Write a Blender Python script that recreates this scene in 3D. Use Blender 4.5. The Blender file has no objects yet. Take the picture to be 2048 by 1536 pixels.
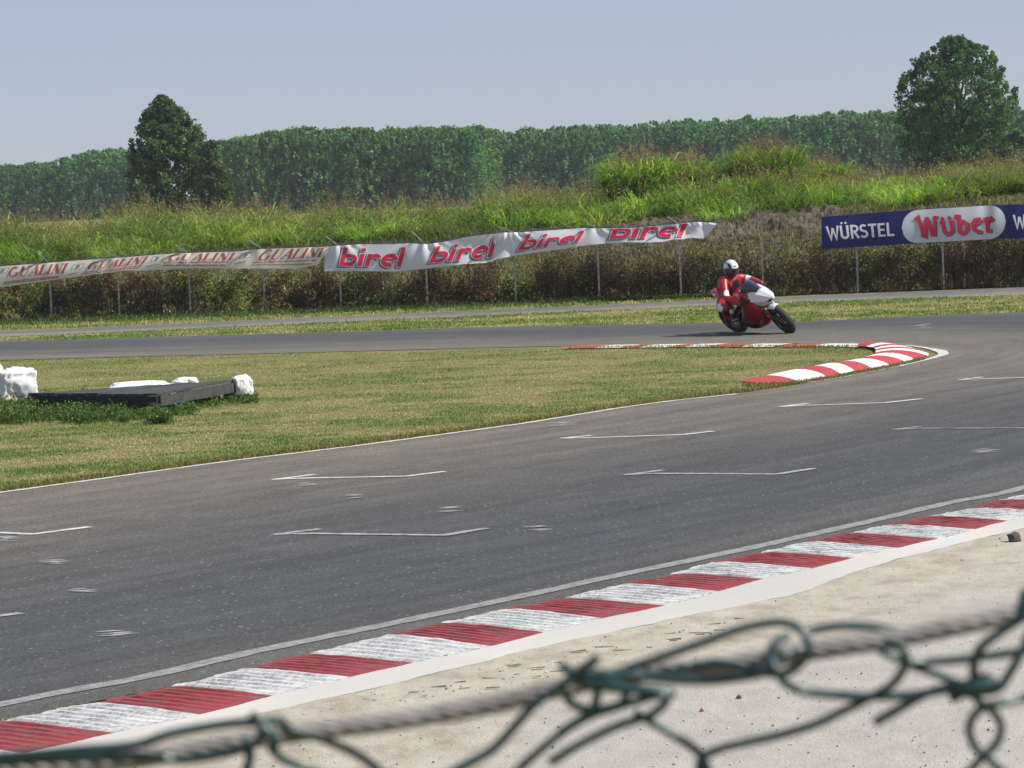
import bpy, bmesh, math, random
import numpy as np
from mathutils import Vector, Matrix, Euler, noise

random.seed(7)
rng = np.random.default_rng(11)
C = bpy.context.scene.collection
SC = bpy.context.scene

# ------------------------------------------------------------------ camera
FPX = 6500.0                       # focal length in pixels of the 2048 px frame
CAM = Vector((0.0, 0.0, 2.8))
PITCH = math.atan(407.6 / FPX)
ROLL = math.radians(-2.5)
cam_d = bpy.data.cameras.new('camera')
cam = bpy.data.objects.new('camera', cam_d)
C.objects.link(cam)
cam_d.sensor_fit = 'HORIZONTAL'
cam_d.sensor_width = 36.0
cam_d.lens = FPX / 2048 * 36.0
cam_d.clip_start = 0.05
cam_d.clip_end = 20000
RM = Matrix.Rotation(math.pi / 2 - PITCH, 3, 'X') @ Matrix.Rotation(ROLL, 3, 'Z')
cam.matrix_world = Matrix.Translation(CAM) @ RM.to_4x4()
cam_d.dof.use_dof = True
cam_d.dof.focus_distance = 45.0
cam_d.dof.aperture_fstop = 30.0
cam_d.dof.aperture_blades = 6
SC.camera = cam

# ------------------------------------------------------------------ light
SUN_EL = math.radians(47)
SUN_AZ = math.radians(98)          # clockwise from +Y towards +X
w = bpy.data.worlds.new('World')
SC.world = w
w.use_nodes = True
wn = w.node_tree
wn.nodes.clear()
wo = wn.nodes.new('ShaderNodeOutputWorld')
bg = wn.nodes.new('ShaderNodeBackground')
sky = wn.nodes.new('ShaderNodeTexSky')
sky.sky_type = 'NISHITA'
sky.sun_disc = False
sky.sun_elevation = SUN_EL
sky.sun_rotation = SUN_AZ
sky.altitude = 50
sky.air_density = 0.5
sky.dust_density = 0.45
sky.ozone_density = 4.0
bg.inputs['Strength'].default_value = 0.082
tnt = wn.nodes.new('ShaderNodeMix')
tnt.data_type = 'RGBA'
tnt.blend_type = 'MULTIPLY'
tnt.inputs[0].default_value = 1.0
tnt.inputs[7].default_value = (1.22, 0.98, 0.86, 1)
wn.links.new(sky.outputs[0], tnt.inputs[6])
veil = wn.nodes.new('ShaderNodeMix')      # summer haze evens the whole sky out
veil.data_type = 'RGBA'
veil.inputs[0].default_value = 0.55
veil.inputs[7].default_value = (3.45, 4.0, 4.9, 1)
wn.links.new(tnt.outputs[2], veil.inputs[6])
wn.links.new(veil.outputs[2], bg.inputs['Color'])
wn.links.new(bg.outputs[0], wo.inputs['Surface'])
sd = bpy.data.lights.new('sun', 'SUN')
sd.energy = 4.0
sd.angle = math.radians(0.53)
sd.color = (1.0, 0.955, 0.88)
sun = bpy.data.objects.new('sun', sd)
C.objects.link(sun)
sdir = Vector((math.sin(SUN_AZ) * math.cos(SUN_EL), math.cos(SUN_AZ) * math.cos(SUN_EL), math.sin(SUN_EL)))
sun.rotation_euler = sdir.to_track_quat('Z', 'Y').to_euler()
sun.location = (60, -8, 60)
SC.view_settings.view_transform = 'Standard'
SC.view_settings.look = 'None'
SC.view_settings.exposure = 0.62
SC.view_settings.gamma = 1.0
SC.view_settings.use_curve_mapping = False
SC.cycles.volume_bounces = 0
SC.cycles.max_bounces = 6
SC.cycles.transparent_max_bounces = 12


# ------------------------------------------------------------------ survey helpers
def ray(px, py):
    """direction through a point of the 2048x1536 photograph, scaled to unit depth along +Y"""
    d = RM @ Vector(((px - 1024) / FPX, (768 - py) / FPX, -1.0))
    return d / d.y


def P(px, py, D):
    return CAM + ray(px, py) * D


def G(px, py, z=0.0):
    d = ray(px, py)
    return CAM + d * ((z - CAM.z) / d.z)


def proj(p):
    v = RM.transposed() @ (Vector(p) - CAM)
    return (1024 + FPX * v.x / -v.z, 768 - FPX * v.y / -v.z)


def lerp_tab(tab, x):
    """piecewise linear table lookup, tab = [(x, y), ...]"""
    if x <= tab[0][0]:
        return tab[0][1]
    for (a, ya), (b, yb) in zip(tab, tab[1:]):
        if x <= b:
            return ya + (yb - ya) * (x - a) / (b - a)
    return tab[-1][1]


def catmull(pts, n):
    """smooth curve through the points, n samples per span"""
    pts = [Vector(p) for p in pts]
    ext = [pts[0] * 2 - pts[1]] + pts + [pts[-1] * 2 - pts[-2]]
    out = []
    for i in range(1, len(ext) - 2):
        p0, p1, p2, p3 = ext[i - 1:i + 3]
        for k in range(n):
            t = k / n
            out.append(0.5 * ((2 * p1) + (p2 - p0) * t + (2 * p0 - 5 * p1 + 4 * p2 - p3) * t * t + (3 * p1 - p0 - 3 * p2 + p3) * t ** 3))
    out.append(pts[-1])
    return out


# ------------------------------------------------------------------ object helpers
def tag(o, label=None, cat=None, group=None, kind=None):
    if label: o['label'] = label
    if cat: o['category'] = cat
    if group: o['group'] = group
    if kind: o['kind'] = kind
    return o


def link_mesh(name, me, mats, parent=None, smooth=False):
    for m in (mats if isinstance(mats, (list, tuple)) else [mats]):
        if m: me.materials.append(m)
    o = bpy.data.objects.new(name, me)
    C.objects.link(o)
    if parent: o.parent = parent
    if smooth:
        me.polygons.foreach_set('use_smooth', [True] * len(me.polygons))
    return o


def mesh(name, verts, faces, mats, parent=None, smooth=False, uvs=None, mat_idx=None):
    me = bpy.data.meshes.new(name)
    me.from_pydata([tuple(v) for v in verts], [], faces)
    if uvs is not None:
        uvl = me.uv_layers.new(name='UVMap')
        for l in me.loops:
            uvl.data[l.index].uv = uvs[l.vertex_index]
    if mat_idx is not None:
        me.polygons.foreach_set('material_index', mat_idx)
    me.update()
    return link_mesh(name, me, mats, parent, smooth)


def np_mesh(name, V, quads, tris, mats, cols=None, parent=None):
    """V (n,3); quads (q,4); tris (t,3) numpy arrays"""
    me = bpy.data.meshes.new(name)
    me.vertices.add(len(V))
    me.vertices.foreach_set('co', V.astype(np.float32).ravel())
    nq = 0 if quads is None else len(quads)
    nt = 0 if tris is None else len(tris)
    me.loops.add(nq * 4 + nt * 3)
    li = []
    if nq: li.append(quads.ravel())
    if nt: li.append(tris.ravel())
    me.loops.foreach_set('vertex_index', np.concatenate(li).astype(np.int32))
    me.polygons.add(nq + nt)
    st = np.concatenate([np.arange(nq) * 4, nq * 4 + np.arange(nt) * 3]).astype(np.int32)
    me.polygons.foreach_set('loop_start', st)
    me.update(calc_edges=True)
    if cols is not None:
        a = me.color_attributes.new('tint', 'FLOAT_COLOR', 'POINT')
        c4 = np.ones((len(V), 4), np.float32)
        c4[:, :3] = cols
        a.data.foreach_set('color', c4.ravel())
    return link_mesh(name, me, mats, parent)


def empty(name, loc=(0, 0, 0), rot=None):
    o = bpy.data.objects.new(name, None)
    o.empty_display_size = 0.2
    o.location = loc
    if rot: o.rotation_euler = rot
    C.objects.link(o)
    return o


def tube_data(pts, radii, seg=8, caps=True):
    pts = [Vector(p) for p in pts]
    n = len(pts)
    if not hasattr(radii, '__len__'): radii = [radii] * n
    V, F = [], []
    up = None
    for i, p in enumerate(pts):
        t = (pts[min(i + 1, n - 1)] - pts[max(i - 1, 0)])
        if t.length < 1e-9: t = Vector((0, 0, 1))
        t.normalize()
        if up is None:
            up = t.orthogonal().normalized()
        else:
            up = (up - t * up.dot(t))
            up = up.normalized() if up.length > 1e-6 else t.orthogonal().normalized()
        s = t.cross(up)
        for k in range(seg):
            a = 2 * math.pi * k / seg
            V.append(p + (up * math.cos(a) + s * math.sin(a)) * radii[i])
    for i in range(n - 1):
        for k in range(seg):
            k2 = (k + 1) % seg
            F.append((i * seg + k, i * seg + k2, (i + 1) * seg + k2, (i + 1) * seg + k))
    if caps:
        F.append(tuple(reversed(range(seg))))
        F.append(tuple((n - 1) * seg + k for k in range(seg)))
    return V, F


def tube(name, pts, radii, m, parent=None, seg=8, smooth=True):
    V, F = tube_data(pts, radii, seg)
    return mesh(name, V, F, m, parent, smooth)


def join_data(parts):
    V, F = [], []
    for v, f in parts:
        o = len(V)
        V += list(v)
        F += [tuple(i + o for i in q) for q in f]
    return V, F


def box_data(c, s, rot=None, off=0.0):
    c = Vector(c)
    V = []
    for z in (-1, 1):
        for y in (-1, 1):
            for x in (-1, 1):
                p = Vector((x * s[0] / 2, y * s[1] / 2, z * s[2] / 2))
                if rot is not None: p = rot @ p
                V.append(c + p)
    F = [(0, 2, 3, 1), (4, 5, 7, 6), (0, 1, 5, 4), (2, 6, 7, 3), (0, 4, 6, 2), (1, 3, 7, 5)]
    return V, F


def bevel_obj(o, wdt, seg=2):
    b = o.modifiers.new('bevel', 'BEVEL')
    b.width = wdt
    b.segments = seg
    b.limit_method = 'ANGLE'
    return o


def bake(o):
    """apply the modifiers of o"""
    dg = bpy.context.evaluated_depsgraph_get()
    me = bpy.data.meshes.new_from_object(o.evaluated_get(dg))
    old = o.data
    o.modifiers.clear()
    o.data = me
    return o


# ------------------------------------------------------------------ material helpers
def new_mat(name):
    m = bpy.data.materials.new(name)
    m.use_nodes = True
    nt = m.node_tree
    return m, nt, nt.nodes['Principled BSDF']


def nd(nt, typ, **kw):
    n = nt.nodes.new(typ)
    for k, v in kw.items():
        if k in n.inputs.keys() if isinstance(k, str) else False:
            n.inputs[k].default_value = v
        else:
            setattr(n, k, v)
    return n


def pos_node(nt):
    return nt.nodes.new('ShaderNodeNewGeometry').outputs['Position']


def noise_n(nt, vec, scale, detail=4, rough=0.55, stretch=None):
    if stretch:
        mp = nt.nodes.new('ShaderNodeMapping')
        mp.inputs['Scale'].default_value = stretch
        nt.links.new(vec, mp.inputs['Vector'])
        vec = mp.outputs[0]
    n = nt.nodes.new('ShaderNodeTexNoise')
    n.inputs['Scale'].default_value = scale
    n.inputs['Detail'].default_value = detail
    n.inputs['Roughness'].default_value = rough
    nt.links.new(vec, n.inputs['Vector'])
    return n.outputs['Fac']


def ramp(nt, fac, stops, interp='LINEAR'):
    r = nt.nodes.new('ShaderNodeValToRGB')
    r.color_ramp.interpolation = interp
    e = r.color_ramp.elements
    while len(e) < len(stops): e.new(0.5)
    for k, (p, c) in enumerate(stops):
        e[k].position = p
        e[k].color = (*c, 1) if len(c) == 3 else c
    nt.links.new(fac, r.inputs[0])
    return r.outputs[0]


def mixc(nt, fac, a, b, mode='MIX'):
    m = nt.nodes.new('ShaderNodeMix')
    m.data_type = 'RGBA'
    m.blend_type = mode
    for sock, v in ((m.inputs[0], fac), (m.inputs[6], a), (m.inputs[7], b)):
        if hasattr(v, 'is_linked') or hasattr(v, 'links'):
            nt.links.new(v, sock)
        elif hasattr(v, '__len__'):
            sock.default_value = (*v, 1)
        else:
            sock.default_value = v
    return m.outputs[2]


def mathn(nt, op, a, b=0.0, c=None, clamp=False):
    m = nt.nodes.new('ShaderNodeMath')
    m.operation = op
    m.use_clamp = clamp
    for i, v in enumerate((a, b, c)):
        if v is None: continue
        if hasattr(v, 'links'): nt.links.new(v, m.inputs[i])
        else: m.inputs[i].default_value = v
    return m.outputs[0]


def bump(nt, b, h, strength=0.5, dist=0.01):
    n = nt.nodes.new('ShaderNodeBump')
    n.inputs['Strength'].default_value = strength
    n.inputs['Distance'].default_value = dist
    nt.links.new(h, n.inputs['Height'])
    nt.links.new(n.outputs[0], b.inputs['Normal'])


BW = lambda v: (v, v, v)


def simple(name, col, rough=0.6, metal=0.0, var=0.12, scale=8.0, coat=0.0, spec=None):
    m, nt, b = new_mat(name)
    f = noise_n(nt, pos_node(nt), scale, 3)
    lo = tuple(max(0, c * (1 - var)) for c in col)
    hi = tuple(min(1, c * (1 + var)) for c in col)
    nt.links.new(ramp(nt, f, [(0.3, lo), (0.7, hi)]), b.inputs['Base Color'])
    b.inputs['Roughness'].default_value = rough
    b.inputs['Metallic'].default_value = metal
    if coat: b.inputs['Coat Weight'].default_value = coat
    if spec is not None: b.inputs['Specular IOR Level'].default_value = spec
    return m


def foliage_mat(name, trans=0.35, rough=0.55, gain=1.0, spec=0.2):
    m, nt, b = new_mat(name)
    at = nt.nodes.new('ShaderNodeAttribute')
    at.attribute_name = 'tint'
    col = at.outputs['Color']
    nt.links.new(col, b.inputs['Base Color'])
    b.inputs['Roughness'].default_value = rough
    b.inputs['Specular IOR Level'].default_value = spec
    tr = nt.nodes.new('ShaderNodeBsdfTranslucent')
    tcol = mixc(nt, 1.0, col, (1.0 * gain, 1.15 * gain, 0.55 * gain), 'MULTIPLY')
    nt.links.new(tcol, tr.inputs['Color'])
    mx = nt.nodes.new('ShaderNodeMixShader')
    mx.inputs[0].default_value = trans
    nt.links.new(b.outputs[0], mx.inputs[1])
    nt.links.new(tr.outputs[0], mx.inputs[2])
    nt.links.new(mx.outputs[0], nt.nodes['Material Output'].inputs['Surface'])
    return m


# -------- ground colours shared by the sheet and by the blades standing on it
def grass_noise(x, y):
    """patchiness of the mown grass, 0 = straw, 1 = green (numpy arrays)"""
    out = np.empty(len(x))
    for i, (u_, v_) in enumerate(zip(x.tolist(), y.tolist())):
        out[i] = (0.60 * noise.noise(Vector((u_ * 0.45, v_ * 0.75, 1.5))) + 0.55 * noise.noise(Vector((u_ * 1.3, v_ * 2.0, 4.5)))
                  + 0.40 * noise.noise(Vector((u_ * 3.6, v_ * 4.6, 8.5))))
    return np.clip(0.48 + 1.7 * out, 0, 1)


def m_grass():
    m, nt, b = new_mat('mown_grass')
    p = pos_node(nt)
    big = noise_n(nt, p, 0.55, 5, 0.6, (0.55, 1.0, 1.0))
    med = noise_n(nt, p, 5.0, 5, 0.65)
    fin = noise_n(nt, p, 55.0, 3, 0.7)
    c1 = ramp(nt, big, [(0.38, (0.38, 0.315, 0.165)), (0.50, (0.27, 0.25, 0.10)), (0.60, (0.13, 0.175, 0.05))])
    c2 = mixc(nt, 0.55, c1, ramp(nt, med, [(0.3, (0.15, 0.12, 0.055)), (0.55, (0.23, 0.20, 0.09)), (0.75, (0.34, 0.29, 0.16))]))
    c3 = mixc(nt, 0.5, c2, ramp(nt, fin, [(0.3, (0.055, 0.055, 0.02)), (0.5, (0.17, 0.155, 0.065)), (0.72, (0.36, 0.32, 0.17))]))
    nt.links.new(c3, b.inputs['Base Color'])
    b.inputs['Roughness'].default_value = 0.95
    b.inputs['Specular IOR Level'].default_value = 0.1
    bump(nt, b, fin, 0.9, 0.03)
    return m


def m_asphalt(name, dusty=True, base=0.078):
    m, nt, b = new_mat(name)
    uv = nt.nodes.new('ShaderNodeUVMap').outputs[0]
    sep = nt.nodes.new('ShaderNodeSeparateXYZ')
    nt.links.new(uv, sep.inputs[0])
    v = sep.outputs['Y']
    p = pos_node(nt)
    wob = noise_n(nt, p, 0.25, 3, 0.5)
    grit = noise_n(nt, p, 95.0, 2, 0.8)
    grit2 = noise_n(nt, p, 30.0, 4, 0.85)
    streak = noise_n(nt, uv, 1.0, 5, 0.65, (0.035, 13.0, 1.0))
    streak2 = noise_n(nt, uv, 1.0, 3, 0.6, (0.35, 34.0, 1.0))
    vv = mathn(nt, 'ADD', v, mathn(nt, 'MULTIPLY', mathn(nt, 'SUBTRACT', wob, 0.5), 0.35))
    k = base / 0.078
    S = lambda c: tuple(x * k for x in c)
    # across the track: dusty margin on the inside, rubbered racing line, cleaner outside
    c1 = ramp(nt, vv, [(0.02, S((0.165, 0.148, 0.122))), (0.28, S((0.130, 0.119, 0.103))), (0.50, S((0.086, 0.084, 0.082))),
                       (0.68, S((0.070, 0.072, 0.077))), (0.85, S((0.072, 0.075, 0.081))), (0.98, S((0.10, 0.096, 0.09)))])
    c2 = mixc(nt, 0.5, c1, mixc(nt, 1.0, c1, ramp(nt, streak, [(0.32, BW(0.55)), (0.5, BW(1.0)), (0.7, BW(1.45))]), 'MULTIPLY'))
    c2 = mixc(nt, 0.35, c2, mixc(nt, 1.0, c2, ramp(nt, streak2, [(0.34, BW(0.6)), (0.5, BW(1.0)), (0.68, BW(1.35))]), 'MULTIPLY'))
    c3 = mixc(nt, 0.75, c2, mixc(nt, 1.0, c2, ramp(nt, grit, [(0.28, BW(0.40)), (0.5, BW(0.9)), (0.62, BW(1.4)), (0.72, BW(3.4))]), 'MULTIPLY'))
    c4 = mixc(nt, 0.8, c3, mixc(nt, 1.0, c3, ramp(nt, grit2, [(0.28, BW(0.45)), (0.5, BW(0.95)), (0.62, BW(1.3)), (0.74, BW(2.2))]), 'MULTIPLY'))
    blot = noise_n(nt, p, 1.6, 5, 0.7)
    c4 = mixc(nt, 0.5, c4, mixc(nt, 1.0, c4, ramp(nt, blot, [(0.30, BW(0.75)), (0.5, BW(1.0)), (0.70, BW(1.25))]), 'MULTIPLY'))
    chip = nt.nodes.new('ShaderNodeTexVoronoi')        # pale stone chips showing in the surface
    chip.inputs['Scale'].default_value = 15.0
    nt.links.new(p, chip.inputs['Vector'])
    sel = nt.nodes.new('ShaderNodeSeparateColor')
    nt.links.new(chip.outputs['Color'], sel.inputs[0])
    hit = mathn(nt, 'MULTIPLY', mathn(nt, 'LESS_THAN', chip.outputs['Distance'], 0.16), mathn(nt, 'GREATER_THAN', sel.outputs[0], 0.62))
    c4 = mixc(nt, mathn(nt, 'MULTIPLY', hit, 0.75), c4, (0.30, 0.285, 0.26))
    hit2 = mathn(nt, 'MULTIPLY', mathn(nt, 'LESS_THAN', chip.outputs['Distance'], 0.30), mathn(nt, 'LESS_THAN', sel.outputs[1], 0.22))
    c4 = mixc(nt, mathn(nt, 'MULTIPLY', hit2, 0.5), c4, (0.035, 0.035, 0.036))
    nt.links.new(c4, b.inputs['Base Color'])
    b.inputs['Roughness'].default_value = 0.82
    b.inputs['Specular IOR Level'].default_value = 0.3
    bump(nt, b, grit, 0.6, 0.006)
    return m


def m_paint(name, col, wear_col, wear=0.5, scale=30.0, soft=0.08, rough=0.7, stretch=None):
    m, nt, b = new_mat(name)
    p = pos_node(nt)
    f = noise_n(nt, p, scale, 5, 0.75, stretch)
    g = noise_n(nt, p, scale * 0.15, 3, 0.6)
    f2 = mathn(nt, 'ADD', mathn(nt, 'MULTIPLY', f, 0.7), mathn(nt, 'MULTIPLY', g, 0.3))
    lo = tuple(c * 0.8 for c in col)
    c = ramp(nt, f2, [(max(0, wear - soft), wear_col), (wear + soft, lo), (min(1, wear + soft + 0.2), col)])
    nt.links.new(c, b.inputs['Base Color'])
    b.inputs['Roughness'].default_value = rough
    bump(nt, b, f, 0.6, 0.006)
    return m


def m_cloth(name, col, trans=0.35, dirt=0.12):
    m, nt, b = new_mat(name)
    p = pos_node(nt)
    f = noise_n(nt, p, 3.0, 5, 0.65)
    lo = tuple(c * (1 - dirt) for c in col)
    c = ramp(nt, f, [(0.3, lo), (0.6, col)])
    nt.links.new(c, b.inputs['Base Color'])
    b.inputs['Roughness'].default_value = 0.45
    tr = nt.nodes.new('ShaderNodeBsdfTranslucent')
    nt.links.new(c, tr.inputs['Color'])
    mx = nt.nodes.new('ShaderNodeMixShader')
    mx.inputs[0].default_value = trans
    nt.links.new(b.outputs[0], mx.inputs[1])
    nt.links.new(tr.outputs[0], mx.inputs[2])
    nt.links.new(mx.outputs[0], nt.nodes['Material Output'].inputs['Surface'])
    return m


M = {}
M['grass'] = m_grass()
M['asphalt'] = m_asphalt('track_asphalt', base=0.069)
M['asphalt_old'] = m_asphalt('old_asphalt', base=0.115)
M['line'] = m_paint('line_paint', (0.66, 0.66, 0.66), (0.16, 0.155, 0.15), 0.42, 40)
M['line_worn'] = m_paint('worn_line_paint', (0.48, 0.48, 0.48), (0.10, 0.098, 0.095), 0.48, 70, 0.05)
M['line_grey'] = m_paint('greyed_line_paint', (0.34, 0.34, 0.34), (0.10, 0.098, 0.095), 0.47, 80, 0.05)
M['scuff'] = m_paint('scuffed_paint_remains', (0.44, 0.44, 0.46), (0.15, 0.15, 0.155), 0.42, 45)
M['line_faint'] = m_paint('faint_line_paint', (0.38, 0.38, 0.40), (0.09, 0.09, 0.095), 0.50, 45)
M['kerb_red'] = m_paint('kerb_red_paint', (0.36, 0.035, 0.04), (0.17, 0.11, 0.10), 0.46, 38, 0.05, 0.7, (0.8, 1.4, 1))
M['kerb_white'] = m_paint('kerb_white_paint', (0.74, 0.74, 0.73), (0.25, 0.25, 0.255), 0.47, 38, 0.06, 0.7, (0.8, 1.4, 1))
M['apron'] = m_paint('apron_white_paint', (0.50, 0.495, 0.49), (0.44, 0.40, 0.34), 0.44, 10, 0.14)
M['blade'] = foliage_mat('grass_blade', 0.3)
M['tall_leaf'] = foliage_mat('tall_grass_leaf', 0.5, 0.5, 1.15)
M['tree_leaf'] = foliage_mat('tree_leaf', 0.38, 0.55, 1.1, 0.25)
M['bramble'] = foliage_mat('bramble_leaf', 0.25)
M['bark'] = simple('bark', (0.10, 0.08, 0.06), 0.9, var=0.3, scale=20)


def m_sand():
    m, nt, b = new_mat('sandy_verge')
    p = pos_node(nt)
    big = noise_n(nt, p, 0.55, 5, 0.6)
    mid = noise_n(nt, p, 3.5, 6, 0.65, (1.0, 0.6, 1))
    fin = noise_n(nt, p, 70.0, 3, 0.75)
    spk = noise_n(nt, p, 22.0, 2, 0.5)
    sep = nt.nodes.new('ShaderNodeSeparateXYZ')
    nt.links.new(p, sep.inputs[0])
    # hard grey paving shows through towards the spectators
    d = mathn(nt, 'ADD', mathn(nt, 'MULTIPLY', sep.outputs['Y'], -0.55), mathn(nt, 'MULTIPLY', sep.outputs['X'], 0.8))
    d = mathn(nt, 'ADD', d, mathn(nt, 'MULTIPLY', big, 3.4))
    d = mathn(nt, 'ADD', d, mathn(nt, 'MULTIPLY', mid, 1.2))
    sand = ramp(nt, mid, [(0.30, (0.29, 0.25, 0.195)), (0.5, (0.40, 0.36, 0.295)), (0.72, (0.48, 0.44, 0.37))])
    hard = ramp(nt, mid, [(0.3, (0.33, 0.31, 0.285)), (0.7, (0.42, 0.395, 0.36))])
    c = mixc(nt, ramp(nt, mathn(nt, 'ADD', d, 7.4), [(0.25, BW(0)), (0.95, BW(1))]), sand, hard)
    c = mixc(nt, 0.55, c, mixc(nt, 1.0, c, ramp(nt, fin, [(0.28, BW(0.6)), (0.5, BW(1.0)), (0.75, BW(1.3))]), 'MULTIPLY'))
    c = mixc(nt, ramp(nt, spk, [(0.72, BW(0)), (0.76, BW(0.5))]), c, (0.14, 0.12, 0.10))
    nt.links.new(c, b.inputs['Base Color'])
    b.inputs['Roughness'].default_value = 0.95
    b.inputs['Specular IOR Level'].default_value = 0.15
    h = mathn(nt, 'ADD', mathn(nt, 'MULTIPLY', mid, 3.0), fin)
    bump(nt, b, h, 0.7, 0.012)
    return m


def m_soil(name='bare_soil', lo=(0.055, 0.04, 0.028), hi=(0.20, 0.155, 0.105)):
    m, nt, b = new_mat(name)
    p = pos_node(nt)
    f = noise_n(nt, p, 3.0, 6, 0.7)
    nt.links.new(ramp(nt, f, [(0.32, lo), (0.68, hi)]), b.inputs['Base Color'])
    b.inputs['Roughness'].default_value = 1.0
    bump(nt, b, noise_n(nt, p, 9.0, 5, 0.75), 1.0, 0.12)
    return m


M['sand'] = m_sand()
M['soil'] = m_soil()
M['slope'] = m_soil('weedy_slope', (0.07, 0.075, 0.025), (0.22, 0.20, 0.09))

# ================================================================== SETTING
# ---- one great ground sheet, finer near the place
gx = [-3000, -300, -60, -20, 0, 20, 60, 300, 3000]
gy = [-200, -20, 5, 30, 60, 100, 300, 1000, 5000]
V = [(x, y, 0) for y in gy for x in gx]
F = [(j * 9 + i, j * 9 + i + 1, (j + 1) * 9 + i + 1, (j + 1) * 9 + i) for j in range(8) for i in range(8)]
tag(mesh('ground', V, F, M['grass']), kind='structure')

# ---- race track: loft between the inner and outer edges, u = metres along, v = 0 inside .. 1 outside
inner_px_near = [(0, 986), (205, 958), (444, 925), (700, 894), (1000, 854), (1100, 839), (1216, 820), (1331, 804), (1470, 789), (1563, 775), (1679, 756), (1785, 736), (1850, 721), (1884, 709)]
inner_px_far = [(1862, 699.5), (1800, 691.5), (1700, 688), (1467, 687.5), (1176, 691.5), (600, 706), (0, 721)]
outer_line_px = [(0, 1413), (273, 1361), (513, 1306), (732, 1261), (1000, 1205), (1250, 1151), (1500, 1099), (1698, 1055), (1901, 1008), (2048, 978)]
inn = [G(*p) for p in inner_px_near]
d0 = (inn[0] - inn[2]).normalized()
inn = [inn[0] + d0 * 16, inn[0] + d0 * 7] + inn
innf = [G(*p) for p in inner_px_far]
d1 = (innf[-1] - innf[-2]).normalized()
innf += [innf[-1] + d1 * 8, innf[-1] + d1 * 20]
inner = catmull(inn + innf, 8)
ol = [G(*p) for p in outer_line_px]
e0 = (ol[0] - ol[2]).normalized()
line_near = catmull([ol[0] + e0 * 12, ol[0] + e0 * 5] + ol + [Vector((6.3, 31.0, 0)), Vector((8.6, 35.3, 0)), Vector((11.2, 40.5, 0)), Vector((13.3, 46, 0)), Vector((13.8, 51, 0)), Vector((12.6, 55.6, 0))], 8)


def resample(pts, n):
    L = [0]
    for a, b in zip(pts, pts[1:]): L.append(L[-1] + (b - a).length)
    out = []
    j = 0
    for k in range(n):
        s = L[-1] * k / (n - 1)
        while j < len(L) - 2 and L[j + 1] < s: j += 1
        t = (s - L[j]) / max(1e-9, L[j + 1] - L[j])
        out.append(pts[j].lerp(pts[j + 1], min(1, max(0, t))))
    return out


def offset_curve(pts, d):
    out = []
    for i, p in enumerate(pts):
        t = (pts[min(i + 1, len(pts) - 1)] - pts[max(i - 1, 0)]).normalized()
        out.append(p + Vector((t.y, -t.x, 0)) * d)
    return out


kerb_gap = 0.42
far_out = [G(2048, 625), G(1900, 630), G(1730, 638), G(1590, 644.5), G(1440, 646), G(1000, 654.5), G(700, 664), G(300, 675), G(0, 684)]
d2 = (far_out[-1] - far_out[-2]).normalized()
far_out += [far_out[-1] + d2 * 8, far_out[-1] + d2 * 20]
outer_near = offset_curve(line_near, kerb_gap)
outer = outer_near + catmull([Vector((11.0, 58.2, 0))] + far_out, 6)
# stations: split both edges at the hairpin so that they correspond
ia = max(range(len(inner)), key=lambda i: inner[i].x)
ob = max(range(len(outer)), key=lambda i: outer[i].x)
ni = resample(inner[:ia + 1], 90) + resample(inner[ia:], 90)[1:]
no = resample(outer[:ob + 1], 90) + resample(outer[ob:], 90)[1:]
V, F, UV = [], [], []
u = 0
NA = 10
for i, (a, b) in enumerate(zip(ni, no)):
    if i: u += ((a + b) / 2 - (ni[i - 1] + no[i - 1]) / 2).length
    for k in range(NA + 1):
        t = k / NA
        q = a.lerp(b, t)
        V.append((q.x, q.y, 0.008))
        UV.append((u, t))
for i in range(len(ni) - 1):
    for k in range(NA):
        F.append((i * (NA + 1) + k, i * (NA + 1) + k + 1, (i + 1) * (NA + 1) + k + 1, (i + 1) * (NA + 1) + k))
track = tag(mesh('race_track', V, F, M['asphalt'], uvs=UV), kind='structure')

# ---- service road behind the track
V, F, UV = [], [], []
for i in range(41):
    x = -24 + 48 * i / 40
    lo = 67.6 - (1.0 if x > 6 else 0) * min(1, (x - 6) / 3) * 1.1
    hi = 70.4 - 0.5 * max(0, (x - 6) / 10)
    for k in range(4):
        V.append((x, lo + (hi - lo) * k / 3, 0.008))
        UV.append((x, 0.2 + 0.4 * k / 3))
for i in range(40):
    for k in range(3):
        F.append((i * 4 + k, i * 4 + 4 + k, i * 4 + 5 + k, i * 4 + 1 + k))
road = tag(mesh('service_road', V, F, M['asphalt_old'], uvs=UV), kind='structure')


def ribbon(name, pts, width, z, m, parent, jitter=0.0):
    V, F = [], []
    n = len(pts)
    for i, p in enumerate(pts):
        t = (pts[min(i + 1, n - 1)] - pts[max(i - 1, 0)]).normalized()
        s = Vector((t.y, -t.x, 0))
        wd = (width[i] if hasattr(width, '__len__') else width) / 2
        j = random.uniform(-jitter, jitter)
        j2 = random.uniform(-jitter, jitter)
        V += [(p.x + s.x * (wd + j), p.y + s.y * (wd + j), z), (p.x - s.x * (wd + j2), p.y - s.y * (wd + j2), z)]
    F = [(2 * i, 2 * i + 1, 2 * i + 3, 2 * i + 2) for i in range(n - 1)]
    return mesh(name, V, F, m, parent)


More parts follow.
